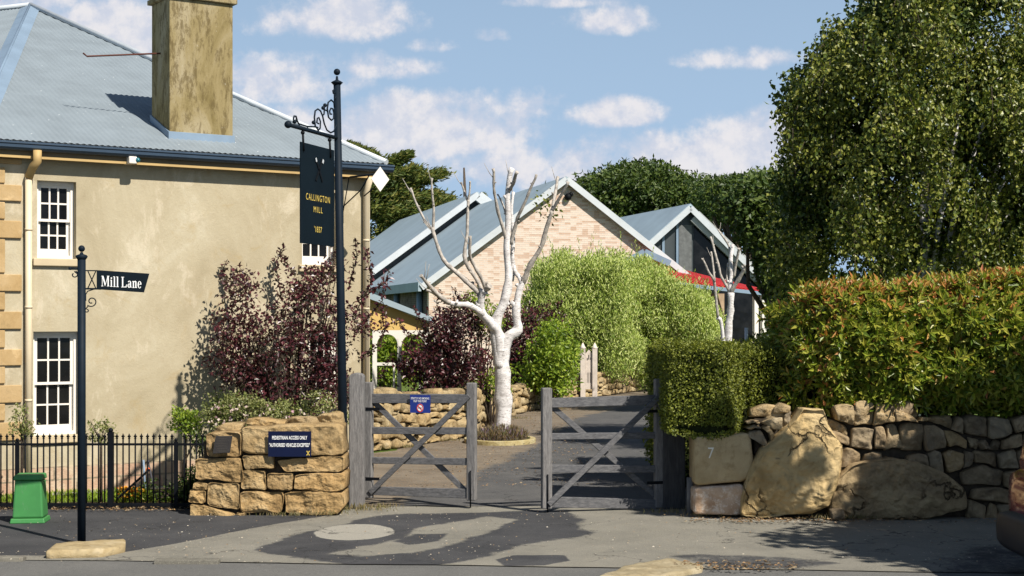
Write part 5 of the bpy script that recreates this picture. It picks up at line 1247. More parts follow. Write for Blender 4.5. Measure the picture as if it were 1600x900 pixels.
# ============================================================ PLANTS
def shell_points(n, c, r, inner=.5, zmin=-9):
    """points through an ellipsoid, denser near its surface"""
    out = []
    while len(out) < n:
        v = runit(1)[0]*(inner+(1-inner)*rng.random()**.6); k = 1+.22*noise.noise(Vector(v*1.9)+Vector(c))
        p = np.array(c)+v*np.array(r)*k
        if p[2] > zmin: out.append(p)
    return np.array(out)
def clumps(cs, per, cr, flat=.7):
    n = len(cs)*per; g = rng.normal(size=(n, 3)); g /= np.maximum(1, np.linalg.norm(g, axis=1)[:, None]/1.7)
    cr = np.repeat(np.asarray(cr)*np.ones(len(cs)), per)[:, None]
    return np.repeat(cs, per, 0)+g*cr*np.array([1, 1, flat])*.6
def orient(P, c, out=.5, up=.3, down=0):
    n = len(P); o = nrm(P-np.array(c)); N_ = nrm(runit(n)+o*out+np.array([0, 0, up])+np.array(SUN)*.25); D = nrm(runit(n)+o*.5+np.array([0, 0, -down]))
    return D, N_
def limbs(b, base, cs, r0, fork=.35, n=18, m=0, sway=.3):
    base = Vector(base); c = Vector(np.mean(cs, 0)); k = base.lerp(c, fork); b.tube([base, base.lerp(k, .5)+Vector((sway*.1, 0, 0)), k], [r0, r0*.8, r0*.65], 8, m)
    idx = rng.choice(len(cs), min(n, len(cs)), replace=False)
    for i in idx:
        t = Vector(cs[i]); mid = k.lerp(t, .5)+Vector(rng.normal(size=3))*sway*.25; b.tube([k, mid, t], [r0*.4, r0*.24, r0*.06], 6, m)
# --- pruned white birches, traced limb by limb
def pollard(name, D, base_px, limbs_px, label, tuft=None, r_scale=.78):
    x, y = base_px; base = Vector(((x-CX)/F*D, D, 0)); t = empty(name, base, label, 'tree', 'pruned white birches by the lane')
    sc = D/F; tr = MB(); lm = MB(); rd = random.Random(len(label))
    for (kind, pts, rad, dep) in limbs_px:
        P = []; n = len(pts)
        for i, (px, py) in enumerate(pts):
            f = i/(n-1); DD = D+dep[0]+(dep[1]-dep[0])*f; v = W(px, py, DD)
            if py > base_px[1]-2: v.z = -.02
            P.append(v)
        Q = []; Rr = []
        for i in range(n-1):      # refine with a little wander
            for j in range(4):
                f = j/4; p0 = P[max(0, i-1)]; p1 = P[i]; p2 = P[i+1]; p3 = P[min(n-1, i+2)]
                q = .5*((2*p1)+(p2-p0)*f+(2*p0-5*p1+4*p2-p3)*f*f+(3*p1-p0-3*p2+p3)*f**3)
                w = noise.noise_vector(q*2.2)*.03; Q.append(q+w*(0 if i == 0 and j == 0 else 1)); Rr.append((rad[i]+(rad[i+1]-rad[i])*f)*sc*r_scale*(1+.14*rd.uniform(-1, 1)))
        Q.append(P[-1]); Rr.append(rad[-1]*sc)
        (tr if kind == 'T' else lm).tube(Q, Rr, 12 if kind == 'T' else 8, 0, rough=.25)
        for _ in range(3 if n > 3 else 1):      # cut stubs, knuckles and fine shoots
            k_ = rd.randrange(2, len(Q)-2); q = Q[k_]; r_ = Rr[k_]; tg = (Q[k_+1]-Q[k_-1]).normalized(); sd_ = Vector((rd.uniform(-1, 1), rd.uniform(-.6, .3), rd.uniform(.1, .7))).normalized()
            if kind == 'T' and q.z < 2.4: continue
            (tr if kind == 'T' else lm).tube([q, q+sd_*r_*1.25, q+sd_*r_*rd.uniform(1.5, 2.3)], [r_*.75, r_*.5, r_*.42], 7)
            if rd.random() < .3:
                e_ = Q[-2]+(Q[-3]-Q[-2])*rd.uniform(0, 1.5) if n > 2 else q; s2_ = (tg+Vector((rd.uniform(-.9, .9), 0, .4))).normalized(); lm.tube([e_, e_+s2_*.14, e_+s2_*.30+Vector((0, 0, .05))], [.009, .007, .004], 5)
    tr.build('trunk', M['birch'], t); lm.build('limbs', M['limb'], t)
    if tuft:
        c = np.array(W(*tuft, D)); P = c+rng.normal(size=(90, 3))*.13; Dd, Nn = orient(P, c, down=.4); leaf_mesh('leaf_tuft', M['leaf_birch'], P, Dd, Nn, rng.uniform(.06, .11, 90), .05, parent=t, kind='stuff')
    return t
M['leaf_birch'] = leafmat('birch_leaves', [(.030, .055, .009), (.08, .115, .014), (.17, .20, .025), (.32, .32, .065), (.045, .075, .011)], .2, rough=.42, spec=.4)
M['leaf_plum'] = leafmat('purple_plum_leaves', [(.035, .010, .016), (.075, .020, .026), (.14, .034, .042), (.055, .024, .022), (.045, .04, .018)], .18, rough=.35, spec=.45)
M['leaf_lime'] = leafmat('pale_willow_leaves', [(.12, .20, .03), (.28, .37, .06), (.47, .54, .15), (.66, .70, .30), (.35, .44, .07), (.15, .24, .04)], .22, rough=.5)
M['leaf_bright'] = leafmat('bright_green_leaves', [(.09, .16, .016), (.22, .32, .028), (.38, .46, .06)], .35)
M['leaf_hedge'] = leafmat('clipped_hedge_leaves', [(.08, .105, .014), (.155, .185, .021), (.27, .29, .04), (.045, .065, .009)], .25, rough=.5)
M['leaf_photo'] = leafmat('glossy_hedge_leaves', [(.08, .14, .014), (.16, .22, .02), (.27, .31, .033), (.38, .36, .055), (.10, .15, .015)], .28, rough=.38, spec=.4)
M['leaf_red'] = leafmat('coppery_new_leaves', [(.42, .14, .045), (.50, .24, .06), (.40, .27, .05), (.55, .20, .10), (.34, .28, .04)], .25, rough=.45, spec=.3)
M['leaf_dark'] = leafmat('dark_evergreen_leaves', [(.025, .05, .010), (.045, .08, .014), (.075, .115, .02), (.11, .145, .026)], .2, rough=.5)
M['leaf_cyp'] = leafmat('cypress_foliage', [(.045, .075, .014), (.08, .115, .018), (.14, .16, .025), (.17, .15, .028)], .15, rough=.6)
M['leaf_rose'] = leafmat('yellow_green_shrub_leaves', [(.16, .19, .05), (.26, .28, .09), (.34, .34, .15), (.09, .13, .03)], .3)
M['petal'] = leafmat('pale_petals', [(.62, .45, .42), (.7, .6, .52), (.6, .35, .42)], .3)
M['orange'] = leafmat('yellow_orange_petals', [(.75, .42, .03), (.8, .28, .03)], .3)
M['lav'] = leafmat('dry_lavender', [(.17, .12, .06), (.24, .17, .09), (.12, .13, .06), (.25, .16, .26)], .2)
def z1(x, y): return (560+x/2.8125, 240+y/2.8125)
def Z1(*p): return [z1(*q) for q in p]
pollard('pruned_birch', 28.6, (785, 672), [
 ('T', [(783,676),(785,640),(786,600),(786,565),(784,545)], [20,17,15.5,14,12], (0,0)),
 ('T', [(785,575)]+Z1((615,800),(585,750),(545,700),(535,660)), [13,11.5,10,9,8], (0,-.1)),
 ('T', Z1((545,710),(545,640),(560,605)), [7,7,6], (-.1,-.2)),
 ('L', Z1((545,640),(525,605),(470,560),(415,508),(372,462),(345,395),(327,325)), [6,5.4,5,4.6,4.2,3.8,3.6], (-.1,.4)),
 ('L', Z1((327,330),(300,300),(262,235),(228,152)), [3.2,2.8,2.4,2.2], (.4,.6)), ('L', Z1((330,335),(335,250),(328,180),(323,108)), [3.2,2.8,2.4,2.0], (.4,.3)),
 ('L', Z1((548,620),(578,580)), [6,4.6], (-.1,-.3)), ('L', Z1((565,600),(540,545),(505,480),(490,440),(490,362)), [4.6,4.2,3.8,3.4,2.6], (-.2,-.6)),
 ('L', Z1((545,620),(530,570),(470,475),(478,350),(483,205)), [4.2,4,3.8,3.4,2.6], (-.1,.2)), ('L', Z1((483,215),(468,180),(452,125)), [2.4,2,1.8], (.2,.3)), ('L', Z1((482,215),(488,170),(490,122)), [2.2,2,1.6], (.2,.1)),
 ('T', Z1((550,700),(515,680),(480,665),(430,660),(395,650)), [7,6.4,6,5.6,5.2], (-.1,-.5)), ('L', Z1((400,652),(360,630),(310,585),(275,535)), [5,4.4,3.6,3.2], (-.5,-.9)), ('L', Z1((350,625),(320,610),(297,600)), [3.4,3,2.6], (-.6,-.8)),
 ('T', [(786,578)]+Z1((600,770),(640,650),(655,560),(655,400),(658,250),(660,160),(675,65)), [13.5,11,9,7.8,7,6.4,5.6,4.6], (0,.1)),
 ('L', Z1((652,380),(630,310),(608,240),(597,150),(592,65)), [4,3.6,3.4,2.8,2.4], (.05,-.3)), ('L', Z1((660,170),(680,130),(698,80)), [4,3.6,3], (.1,-.2)),
 ('T', Z1((672,560),(682,400),(672,250),(680,170)), [4.4,4,3.4,3], (.3,.5)),
 ('L', Z1((672,400),(690,300),(715,240),(745,180),(782,92)), [4,3.6,3.4,3,2.4], (.2,-.2)), ('L', Z1((655,300),(640,230),(612,180)), [2.4,2,1.6], (.1,.4)),
 ('T', [(786,578)]+Z1((650,820),(700,775),(695,700),(705,620),(722,560)), [13.5,11.5,10.5,8.5,7,6], (0,.15)),
 ('T', Z1((722,570),(705,540),(685,510),(678,420)), [5,4.4,4,3.4], (.1,.4)),
 ('L', Z1((720,570),(745,510),(800,410),(825,330),(850,250)), [6,5.2,4.6,4.2,3.8], (.15,-.2)),
 ('L', Z1((850,250),(885,190),(922,125)), [3.6,3,2.6], (-.2,-.5)), ('L', Z1((850,255),(862,180),(877,103)), [3.4,3.2,2.6], (-.2,.1))],
 'bare pruned birch with white trunk and cut grey limbs behind the left gate', tuft=z1(830, 225))
def z8(x, y): return (1100+x/4.5, 360+y/4.5)
def Z8(*p): return [z8(*q) for q in p]
pollard('pruned_birch', 44, (1136, 534), [
 ('T', [(1136,620),(1136,540)]+Z8((175,700),(185,600),(190,440)), [9,8,7,6.4,5.6], (0,0)),
 ('T', Z8((190,450),(188,330),(192,200),(200,100)), [5.4,4.6,4,3.2], (0,.2)), ('L', Z8((194,210),(175,110),(120,30),(98,-5)), [3,2.4,2,1.6], (.2,.5)),
 ('L', Z8((205,330),(225,220),(245,125)), [3.4,3,2.4], (.1,-.2)), ('L', Z8((190,440),(230,370),(270,290),(312,238)), [5,4.4,4,3.4], (0,-.4)),
 ('L', Z8((180,430),(125,330),(90,200),(45,45)), [3.4,2.8,2.4,1.8], (0,.3)), ('L', Z8((172,420),(162,320),(172,230)), [3,2.6,2], (0,.3)),
 ('T', [(1134,560)]+Z8((130,700),(95,612)), [4.4,4,3.4], (0,-.2)), ('L', Z8((98,615),(80,430),(65,345),(30,290),(0,220),(-18,200)), [3.2,2.8,2.4,2,1.8,1.4], (-.2,-.4)), ('L', Z8((75,360),(62,240),(48,150)), [2.4,2,1.6], (-.3,-.1))],
 'smaller bare pruned birch in front of the red roofed cottage')
# kerb ring and dry lavender round the big pruned birch
kc = Vector(((781-CX)/F*28.3, 28.3, 0)); b = MB(); n = 40; vs = []
for (r, z) in ((.66, 0), (.66, .08), (.56, .08), (.56, 0)):
    for i in range(n): vs.append(kc+Vector((r*math.cos(2*math.pi*i/n), 1.3*r*math.sin(2*math.pi*i/n), z)))
b.add(vs, [(i*n+j, i*n+(j+1) % n, (i+1)*n+(j+1) % n, (i+1)*n+j) for i in range(3) for j in range(n)])
b.build('tree_ring_kerb', stonemat('mossy_kerb', (.30, .24, .10), (.40, .34, .18), (.48, .44, .28)), base=kc, bevel=.01, label='oval stone kerb ring round the foot of the big pruned birch', cat='kerb')
lv = empty('lavender_clump', kc, 'dry brown lavender clump growing inside the kerb ring of the big birch', 'plant')
n = 2600; a = rng.uniform(0, 6.28, n); rr = .5*np.sqrt(rng.random(n)); P = np.stack([kc.x+rr*np.cos(a), kc.y-.05+1.2*rr*np.sin(a), rng.uniform(.02, .28, n)*(1.1-rr)], 1); D = nrm(runit(n)*.6+np.array([0, 0, 1])+(P-np.array(kc))*.6); leaf_mesh('stems', M['lav'], P, D, runit(n), rng.uniform(.05, .14, n), .018, parent=lv)
# --- purple plum shrubs
def zone_shrub(name, D, px_clumps, per, cr, mat, ln, wd, label, cat, stems=True, group=None, down=.2, dspread=.6, base=None, nstem=20, up=.3, dslope=0, lines=None, per_s=4, inner=None):
    """px_clumps: list of (x, y, radius px, count)"""
    cs = []
    for (x, y, r, k) in px_clumps:
        for _ in range(k):
            a = rng.uniform(0, 6.28); q = r*math.sqrt(rng.random()); DD = D+rng.uniform(-dspread, dspread)+dslope*(x-640); v = W(x+q*math.cos(a), y+q*math.sin(a), DD)
            if v.z > .08: cs.append((v.x, v.y, v.z))
    cs = np.array(cs); c = cs.mean(0); bx = base or (c[0], c[1], 0)
    t = empty(name, (bx[0], bx[1], 0), label, cat, group)
    b = MB(); P = clumps(cs, per, cr); P[:, 2] = np.maximum(P[:, 2], .04)
    if lines: P = np.vstack([P, sprays(D, lines, b, per=per_s)])
    Dd, Nn = orient(P, (c[0], c[1], 0), down=down, up=up)
    leaf_mesh('foliage', mat, P, Dd, Nn, rng.uniform(ln*.55, ln*1.15, len(P)), rng.uniform(wd*.6, wd*1.1, len(P)), parent=t)
    if stems:
        for i in rng.choice(len(cs), min(nstem, len(cs)), replace=False):
            q = Vector(cs[i]); s = Vector((bx[0]+rng.uniform(-.12, .12), bx[1], 0)); mid = s.lerp(q, .5)+Vector((rng.uniform(-.1, .1), 0, .1)); b.tube([s, mid, q, q+(q-mid)*.12], [.022, .014, .006, .003], 5)
        b.build('stems', M['bark'], t)
    return t
def sprays(D, lines, b, step=.035, per=3):
    """leafy shoots along traced lines"""
    Ps = []
    for pts in lines:
        q = [W(x, y, D+rng.uniform(-.3, .3)) for x, y in pts]
        for i in range(len(q)-1): q[i+1].y = q[i].y
        b.tube(q, [.008]*(len(q)-1)+[.003], 5)
        for i in range(len(q)-1):
            L_ = (q[i+1]-q[i]).length; 
            for j in range(int(L_/step)):
                p = q[i].lerp(q[i+1], j*step/L_)
                for _ in range(per): Ps.append(p+Vector(rng.normal(size=3))*.022)
    return np.array(Ps)
p1 = zone_shrub('purple_plum_shrub', 21.5, [(372,500,34,40),(375,445,18,18),(355,555,26,22),(405,570,46,50),(440,505,38,30),(465,455,26,22),(490,560,48,66),(500,490,38,40),(460,610,70,72),(395,615,46,40),(520,600,30,34),(560,510,22,12),(505,430,22,14)], 18, .18, M['leaf_plum'], .078, .045,
   'big airy purple leaved plum shrub in front of the rendered house wall', 'shrub', base=(-3.05, 21.1), nstem=60, dspread=.3, dslope=.003,
   lines=[[(345,560),(340,520),(308,552)],[(385,500),(390,420),(378,388)],[(370,480),(355,425),(358,405)],[(350,500),(343,482)],[(440,470),(425,410),(440,382)],[(460,430),(440,392)],[(480,450),(520,400),(515,378)],[(550,500),(580,440),(572,385)],[(560,470),(600,440),(610,420)],[(555,520),(600,470),(605,430)],[(560,560),(590,540),(600,500)],[(500,450),(510,410)],[(545,450),(560,400),(552,370)],[(335,600),(322,640)],[(600,480),(590,520)]])
zone_shrub('purple_plum_shrub', 28.9, [(690,520,30,40),(700,570,45,60),(735,580,30,36),(660,585,30,30),(745,510,24,22),(652,562,22,18),(720,490,24,20),(690,545,34,30)], 30, .26, M['leaf_plum'], .10, .055, 'purple leaved plum shrub behind the stone wall left of the white birch trunk', 'shrub', nstem=40, dspread=.35, per_s=3, dslope=.022,
   lines=[[(640,590),(610,560),(590,600)],[(650,540),(625,500),(600,510)],[(690,500),(680,470),(690,455)],[(720,480),(710,450)],[(665,520),(645,480)]])
zone_shrub('purple_plum_shrub', 40, [(820,520,30,34),(835,560,34,44),(805,560,26,34),(850,505,22,20),(800,590,24,24),(835,590,24,20),(790,500,20,16)], 34, .34, M['leaf_plum'], .12, .065, 'purple leaved plum shrub behind the lane wall right of the white birch trunk', 'shrub', nstem=40, dspread=.7, per_s=3,
   lines=[[(850,520),(870,480),(882,470)],[(800,520),(790,480)],[(830,500),(825,470)]])
# --- rose bushes with pale flowers behind the pillar
r1 = zone_shrub('flowering_shrub', 18.75, [(345,640,26,40),(380,648,34,50),(340,655,20,20),(420,652,30,40)], 26, .10, M['leaf_rose'], .045, .028, 'yellow green flowering shrub with pale blooms behind the left end of the sandstone wall', 'shrub', dspread=.2)
n = 60; P = np.array([W(rng.uniform(325, 430), rng.uniform(630, 665), 18.5) for _ in range(n)]); leaf_mesh('blooms', M['petal'], P, runit(n), runit(n), .045, .04, parent=r1, kind='stuff')
r2 = zone_shrub('flowering_shrub', 19.0, [(455,648,20,26),(500,655,40,40),(520,650,20,20),(470,655,26,30)], 24, .10, M['leaf_rose'], .045, .028, 'low flowering shrub with cream blooms behind the right half of the sandstone pillar wall', 'shrub', dspread=.2)
n = 50; P = np.array([W(rng.uniform(440, 530), rng.uniform(640, 665), 18.7) for _ in range(n)]); leaf_mesh('blooms', M['petal'], P, runit(n), runit(n), .045, .04, parent=r2, kind='stuff')
zone_shrub('dark_shrub', 18.8, [(318,690,12,16),(300,770,20,40),(285,775,24,40),(235,780,26,24),(310,740,14,20)], 22, .11, M['leaf_dark'], .05, .03, 'low dark green shrub between the iron fence and the sandstone pillar wall', 'shrub', dspread=.2)
for (x, y, r, lab, mt) in ((34, 664, 24, 'standard rose with sparse pale leaves by the fence under the downpipe', 'leaf_rose'), (158, 676, 20, 'small standard rose with thin upright shoots beside the lane name post', 'leaf_rose'), (290, 664, 22, 'standard rose with a full bright green head near the sandstone pillar wall', 'leaf_bright')):
    full = r == 22
    t = zone_shrub('standard_rose', 18.85, [(x, y, r*.8, 20 if full else 14), (x, y-4, r, 12 if full else 9)], 30 if full else 14, .09 if full else .085, M[mt], .05, .03, lab, 'rose bush', stems=False, group='standard roses along the iron fence', dspread=.12)
    b = MB(); q = W(x, y+10, 18.85); b.tube([Vector((q.x, q.y, 0)), q+Vector((0, 0, -.1)), q], [.022, .018, .014], 6)
    for _ in range(9): b.tube([q-Vector((0, 0, .03)), q+Vector((rng.uniform(-.15, .15), rng.uniform(-.06, .06), rng.uniform(.05, .25)))], [.008, .003], 5)
    b.build('stem', M['bark'], t)
mg = empty('marigold_patch', W(205, 782, 18.75), 'patch of yellow and orange flowers at the foot of the iron fence', 'flowers'); mg.location.z = 0; ORG[mg.name] = Vector(mg.location)
n = 160; P = np.array([W(rng.uniform(185, 222), 0, 18.75+rng.uniform(-.1, .2)) for _ in range(n)]); P[:, 2] = rng.uniform(.08, .2, n); leaf_mesh('petals', M['orange'], P, runit(n), nrm(runit(n)+np.array([0, -1, 1])), .05, .04, parent=mg, kind='stuff')
n = 500; P = np.array([W(rng.uniform(180, 240), 0, 18.8+rng.uniform(-.15, .2)) for _ in range(n)]); P[:, 2] = rng.uniform(.02, .14, n); leaf_mesh('leaves', M['leaf_bright'], P, nrm(runit(n)+np.array([0, 0, 1])), runit(n), .07, .02, parent=mg)
# --- grass: tufts behind the fence, lawn blades
n = 9000; P = np.stack([rng.uniform(-8.5, -2.2, n), rng.uniform(18.9, 20.1, n), np.zeros(n)], 1); leaf_mesh('lawn_blades', M['leaf_bright'], P, nrm(runit(n)*.4+np.array([0, 0, 1])), runit(n), rng.uniform(.03, .07, n), .012, kind='stuff')
# dry tufts at the feet of posts and walls
M['straw'] = leafmat('dry_straw_grass', [(.30, .24, .12), (.22, .17, .08), (.12, .13, .04)], .2)
tp = []
for (x, y, k) in ((565, 796, 120), (500, 806, 120), (590, 795, 80), (440, 808, 60), (1045, 803, 70), (1100, 808, 60), (1300, 812, 90), (1325, 812, 90), (1296, 740, 20), (560, 800, 80), (640, 700, 200), (705, 690, 100), (810, 655, 120), (870, 640, 80)):
    g = G(x, y)
    for _ in range(k): tp.append((g.x+rng.normal()*.16, g.y+rng.normal()*.05, .01))
P = np.array(tp); leaf_mesh('dry_grass', M['straw'], P, nrm(runit(len(P))*.6+np.array([0, 0, 1])), runit(len(P)), rng.uniform(.03, .08, len(P)), .01, kind='stuff')
# --- bright shrub and the long pale willow shrubs beyond the wall
zone_shrub('bright_green_shrub', 38, [(852,550,26,24),(864,580,32,40),(845,584,24,24),(866,520,18,14),(884,555,14,14),(860,600,30,24)], 40, .30, M['leaf_bright'], .13, .075, 'bright yellow green leafy shrub behind the lane wall left of the white timber stand', 'shrub', dspread=.8)
zone_shrub('dark_shrub', 31, [(780,600,22,16),(745,470,14,10),(765,500,16,12)], 30, .25, M['leaf_bright'], .09, .05, 'small green leafy shrub showing between the plum foliage behind the birch trunk', 'shrub', dspread=.4)
def bigshrub(D, spots, label, per=130):
    t = None; cs = []
    for (x, y, r, k) in spots:
        for _ in range(k):
            a = rng.uniform(0, 6.28); q = r*math.sqrt(rng.random()); DD = D+rng.uniform(-1.6, 1.6)+(-(HY-(y))*.0); v = W(x+q*math.cos(a), y+q*math.sin(a), DD)
            if v.z > .1: cs.append((v.x, v.y, v.z))
    cs = np.array(cs); c = cs.mean(0); t = empty('willow_shrub', (c[0], c[1], 0), label, 'shrub', 'pale green willow shrubs behind the lane wall')
    P = clumps(cs, per, .34, flat=1.1); P[:, 2] = np.maximum(P[:, 2], .05); n = len(P)
    o = nrm(P-np.array([c[0], c[1]+2.5, .5])); D_ = nrm(runit(n)*.7+np.array([0, 0, .7])+o*.3); Nn = nrm(runit(n)*.8+o*.9+np.array(SUN)*.4)
    leaf_mesh('foliage', M['leaf_lime'], P, D_, Nn, rng.uniform(.07, .15, n), rng.uniform(.024, .04, n), parent=t)
    b = MB(); limbs(b, (c[0], c[1], 0), cs, .09, .25, 24); b.build('stems', M['bark'], t)
    sh = rng.choice(len(cs), 420); Q = []
    for i in sh:
        p = cs[i]+rng.normal(size=3)*.2; L_ = rng.uniform(.35, .8); dx, dy = rng.normal()*.15, rng.normal()*.15
        for j in range(16): f = j/16; Q.append((p[0]+dx*f+rng.normal()*.02, p[1]+dy*f, p[2]+L_*f))
    Q = np.array(Q); leaf_mesh('tip_shoots', M['leaf_lime'], Q, nrm(runit(len(Q))*.5+np.array([0, 0, 1])), runit(len(Q)), rng.uniform(.08, .14, len(Q)), .03, parent=t)
    return t
bigshrub(47, [(846,490,24,60),(862,455,26,60),(900,460,38,90),(945,455,36,90),(940,510,50,120),(890,520,40,70),(920,550,46,70),(852,436,16,24),(885,424,18,26),(925,424,18,26),(965,426,18,26),(975,560,30,40),(980,460,24,40)], 'large pale green willow shrub directly behind the white timber stand')
bigshrub(49, [(985,452,28,70),(1015,458,28,80),(1045,470,26,60),(1000,432,16,20),(1030,442,14,16),(1000,510,40,100),(1050,500,36,90),(1085,490,24,70),(1080,520,34,60),(1030,540,44,70),(1105,505,14,40),(1085,474,12,12),(985,545,30,40),(1005,575,20,20)], 'large pale green willow shrub in front of the red roof, right of the timber stand')
# --- trees
def leaf_tree(name, D, spots, per, cr, mat, ln, wd, label, base_px, r0, flat=.7, dsp=2.5, down=.2, up=.3, nl=26, cat='tree', bark='bark', fork=.35, out=.6):
    cs = []
    for (x, y, rx, ry, k) in spots:
        for _ in range(k):
            v = runit(1)[0]*(.35+.65*rng.random()**.5); w = W(x+rx*v[0], y+ry*v[2], D+v[1]*dsp)
            if w.z > .2: cs.append((w.x, w.y, w.z))
    cs = np.array(cs); c = cs.mean(0); b0 = Vector(((base_px-CX)/F*D, D, 0)); t = empty(name, b0, label, cat)
    P = clumps(cs, per, cr, flat); P[:, 2] = np.maximum(P[:, 2], .05); Dd, Nn = orient(P, c, out=out, down=down, up=up)
    leaf_mesh('crown', mat, P, Dd, Nn, rng.uniform(ln*.6, ln*1.15, len(P)), rng.uniform(wd*.7, wd*1.1, len(P)), parent=t)
    b = MB(); limbs(b, b0, cs, r0, fork, nl, sway=1); b.build('trunk', M[bark], t)
    return t
leaf_tree('round_pine', 112, [(1000,300,75,38,150),(945,300,45,30,60),(1060,310,60,34,80),(920,310,26,24,30),(1000,280,50,24,50),(1110,320,60,36,80),(1000,340,110,40,120),(1150,320,40,34,40)], 75, 1.15, M['leaf_dark'], .42, .20, 'broad dark green round topped pine behind the gap between the two gables', 1010, .5, flat=.5, dsp=5, up=.7)
# cypress with layered boughs
def cypress(D, label, base_px, lay):
    b0 = Vector(((base_px-CX)/F*D, D, 0)); t = empty('cypress_tree', b0, label, 'tree'); Ps = []; b = MB(); top = W(base_px-10, 262, D); b.tube([b0, b0.lerp(top, .5), top], [.4, .25, .06], 8)
    for (x0, y0, x1, y1, th) in lay:
        for rep in range(3):
            dd = rng.uniform(-1.6, 1.6); A_ = W(x0, y0, D+dd*.3); B_ = W(x1, y1+rng.uniform(-5, 5), D+dd); k = 26
            b.tube([A_, A_.lerp(B_, .5)+Vector((0, 0, -.12)), B_], [.11, .07, .02], 5)
            for i in range(k):
                f = (i+.5)/k; p = A_.lerp(B_, f); w = th*(1-.55*f)*D/F
                for _ in range(34): Ps.append((p.x+rng.normal()*w*.9, p.y+rng.normal()*w*1.4, p.z+rng.normal()*w*.34-w*.1))
    P = np.array(Ps); n = len(P); D_ = nrm(runit(n)*.6+np.array([.8, 0, .35])); leaf_mesh('crown', M['leaf_cyp'], P, D_, nrm(runit(n)+np.array([0, 0, .8])), rng.uniform(.2, .48, n), .12, parent=t); b.build('trunk', M['bark'], t)
cypress(100, 'layered dark cypress rising behind the right end of the rendered house', 600, [(595,262,636,240,10),(590,285,648,262,16),(595,300,690,270,16),(600,320,680,300,18),(598,340,700,312,18),(600,345,716,330,12),(595,360,690,345,20),(590,380,660,365,20),(600,330,650,328,20),(600,300,640,300,18),(598,275,575,240,10),(560,236,542,230,6),(600,262,560,236,7),(595,390,630,388,18),(590,330,560,320,18),(590,300,570,290,16),(640,345,690,362,14),(600,400,575,420,18)])
cypress(104, 'second cypress tree showing its tip above the rear metal roof of the hall', 735, [(735,340,752,306,5),(735,345,728,325,5),(735,350,750,335,5)])
# dark tree left of the birch (in its shade), darker leaves
leaf_tree('dark_leafy_tree', 37, [(1200,330,46,50,110),(1160,312,34,24,40),(1235,420,36,40,90),(1240,330,40,60,80),(1225,390,30,36,60),(1262,480,34,30,40),(1180,300,30,20,20),(1195,365,22,26,30),(1245,500,24,30,30)], 75, .42, M['leaf_dark'], .16, .10, 'dark leafy tree overhanging the small pruned birch, left of the big birch', 1245, .22, flat=.8, dsp=2.2, nl=30)
leaf_tree('distant_pine', 95, [(1130,300,40,18,60),(1180,300,36,24,50),(1150,320,60,24,60)], 50, 1.0, M['leaf_dark'], .36, .16, 'feathery dark pine top left of the big birch crown', 1170, .35, flat=.5, dsp=3, up=.6)
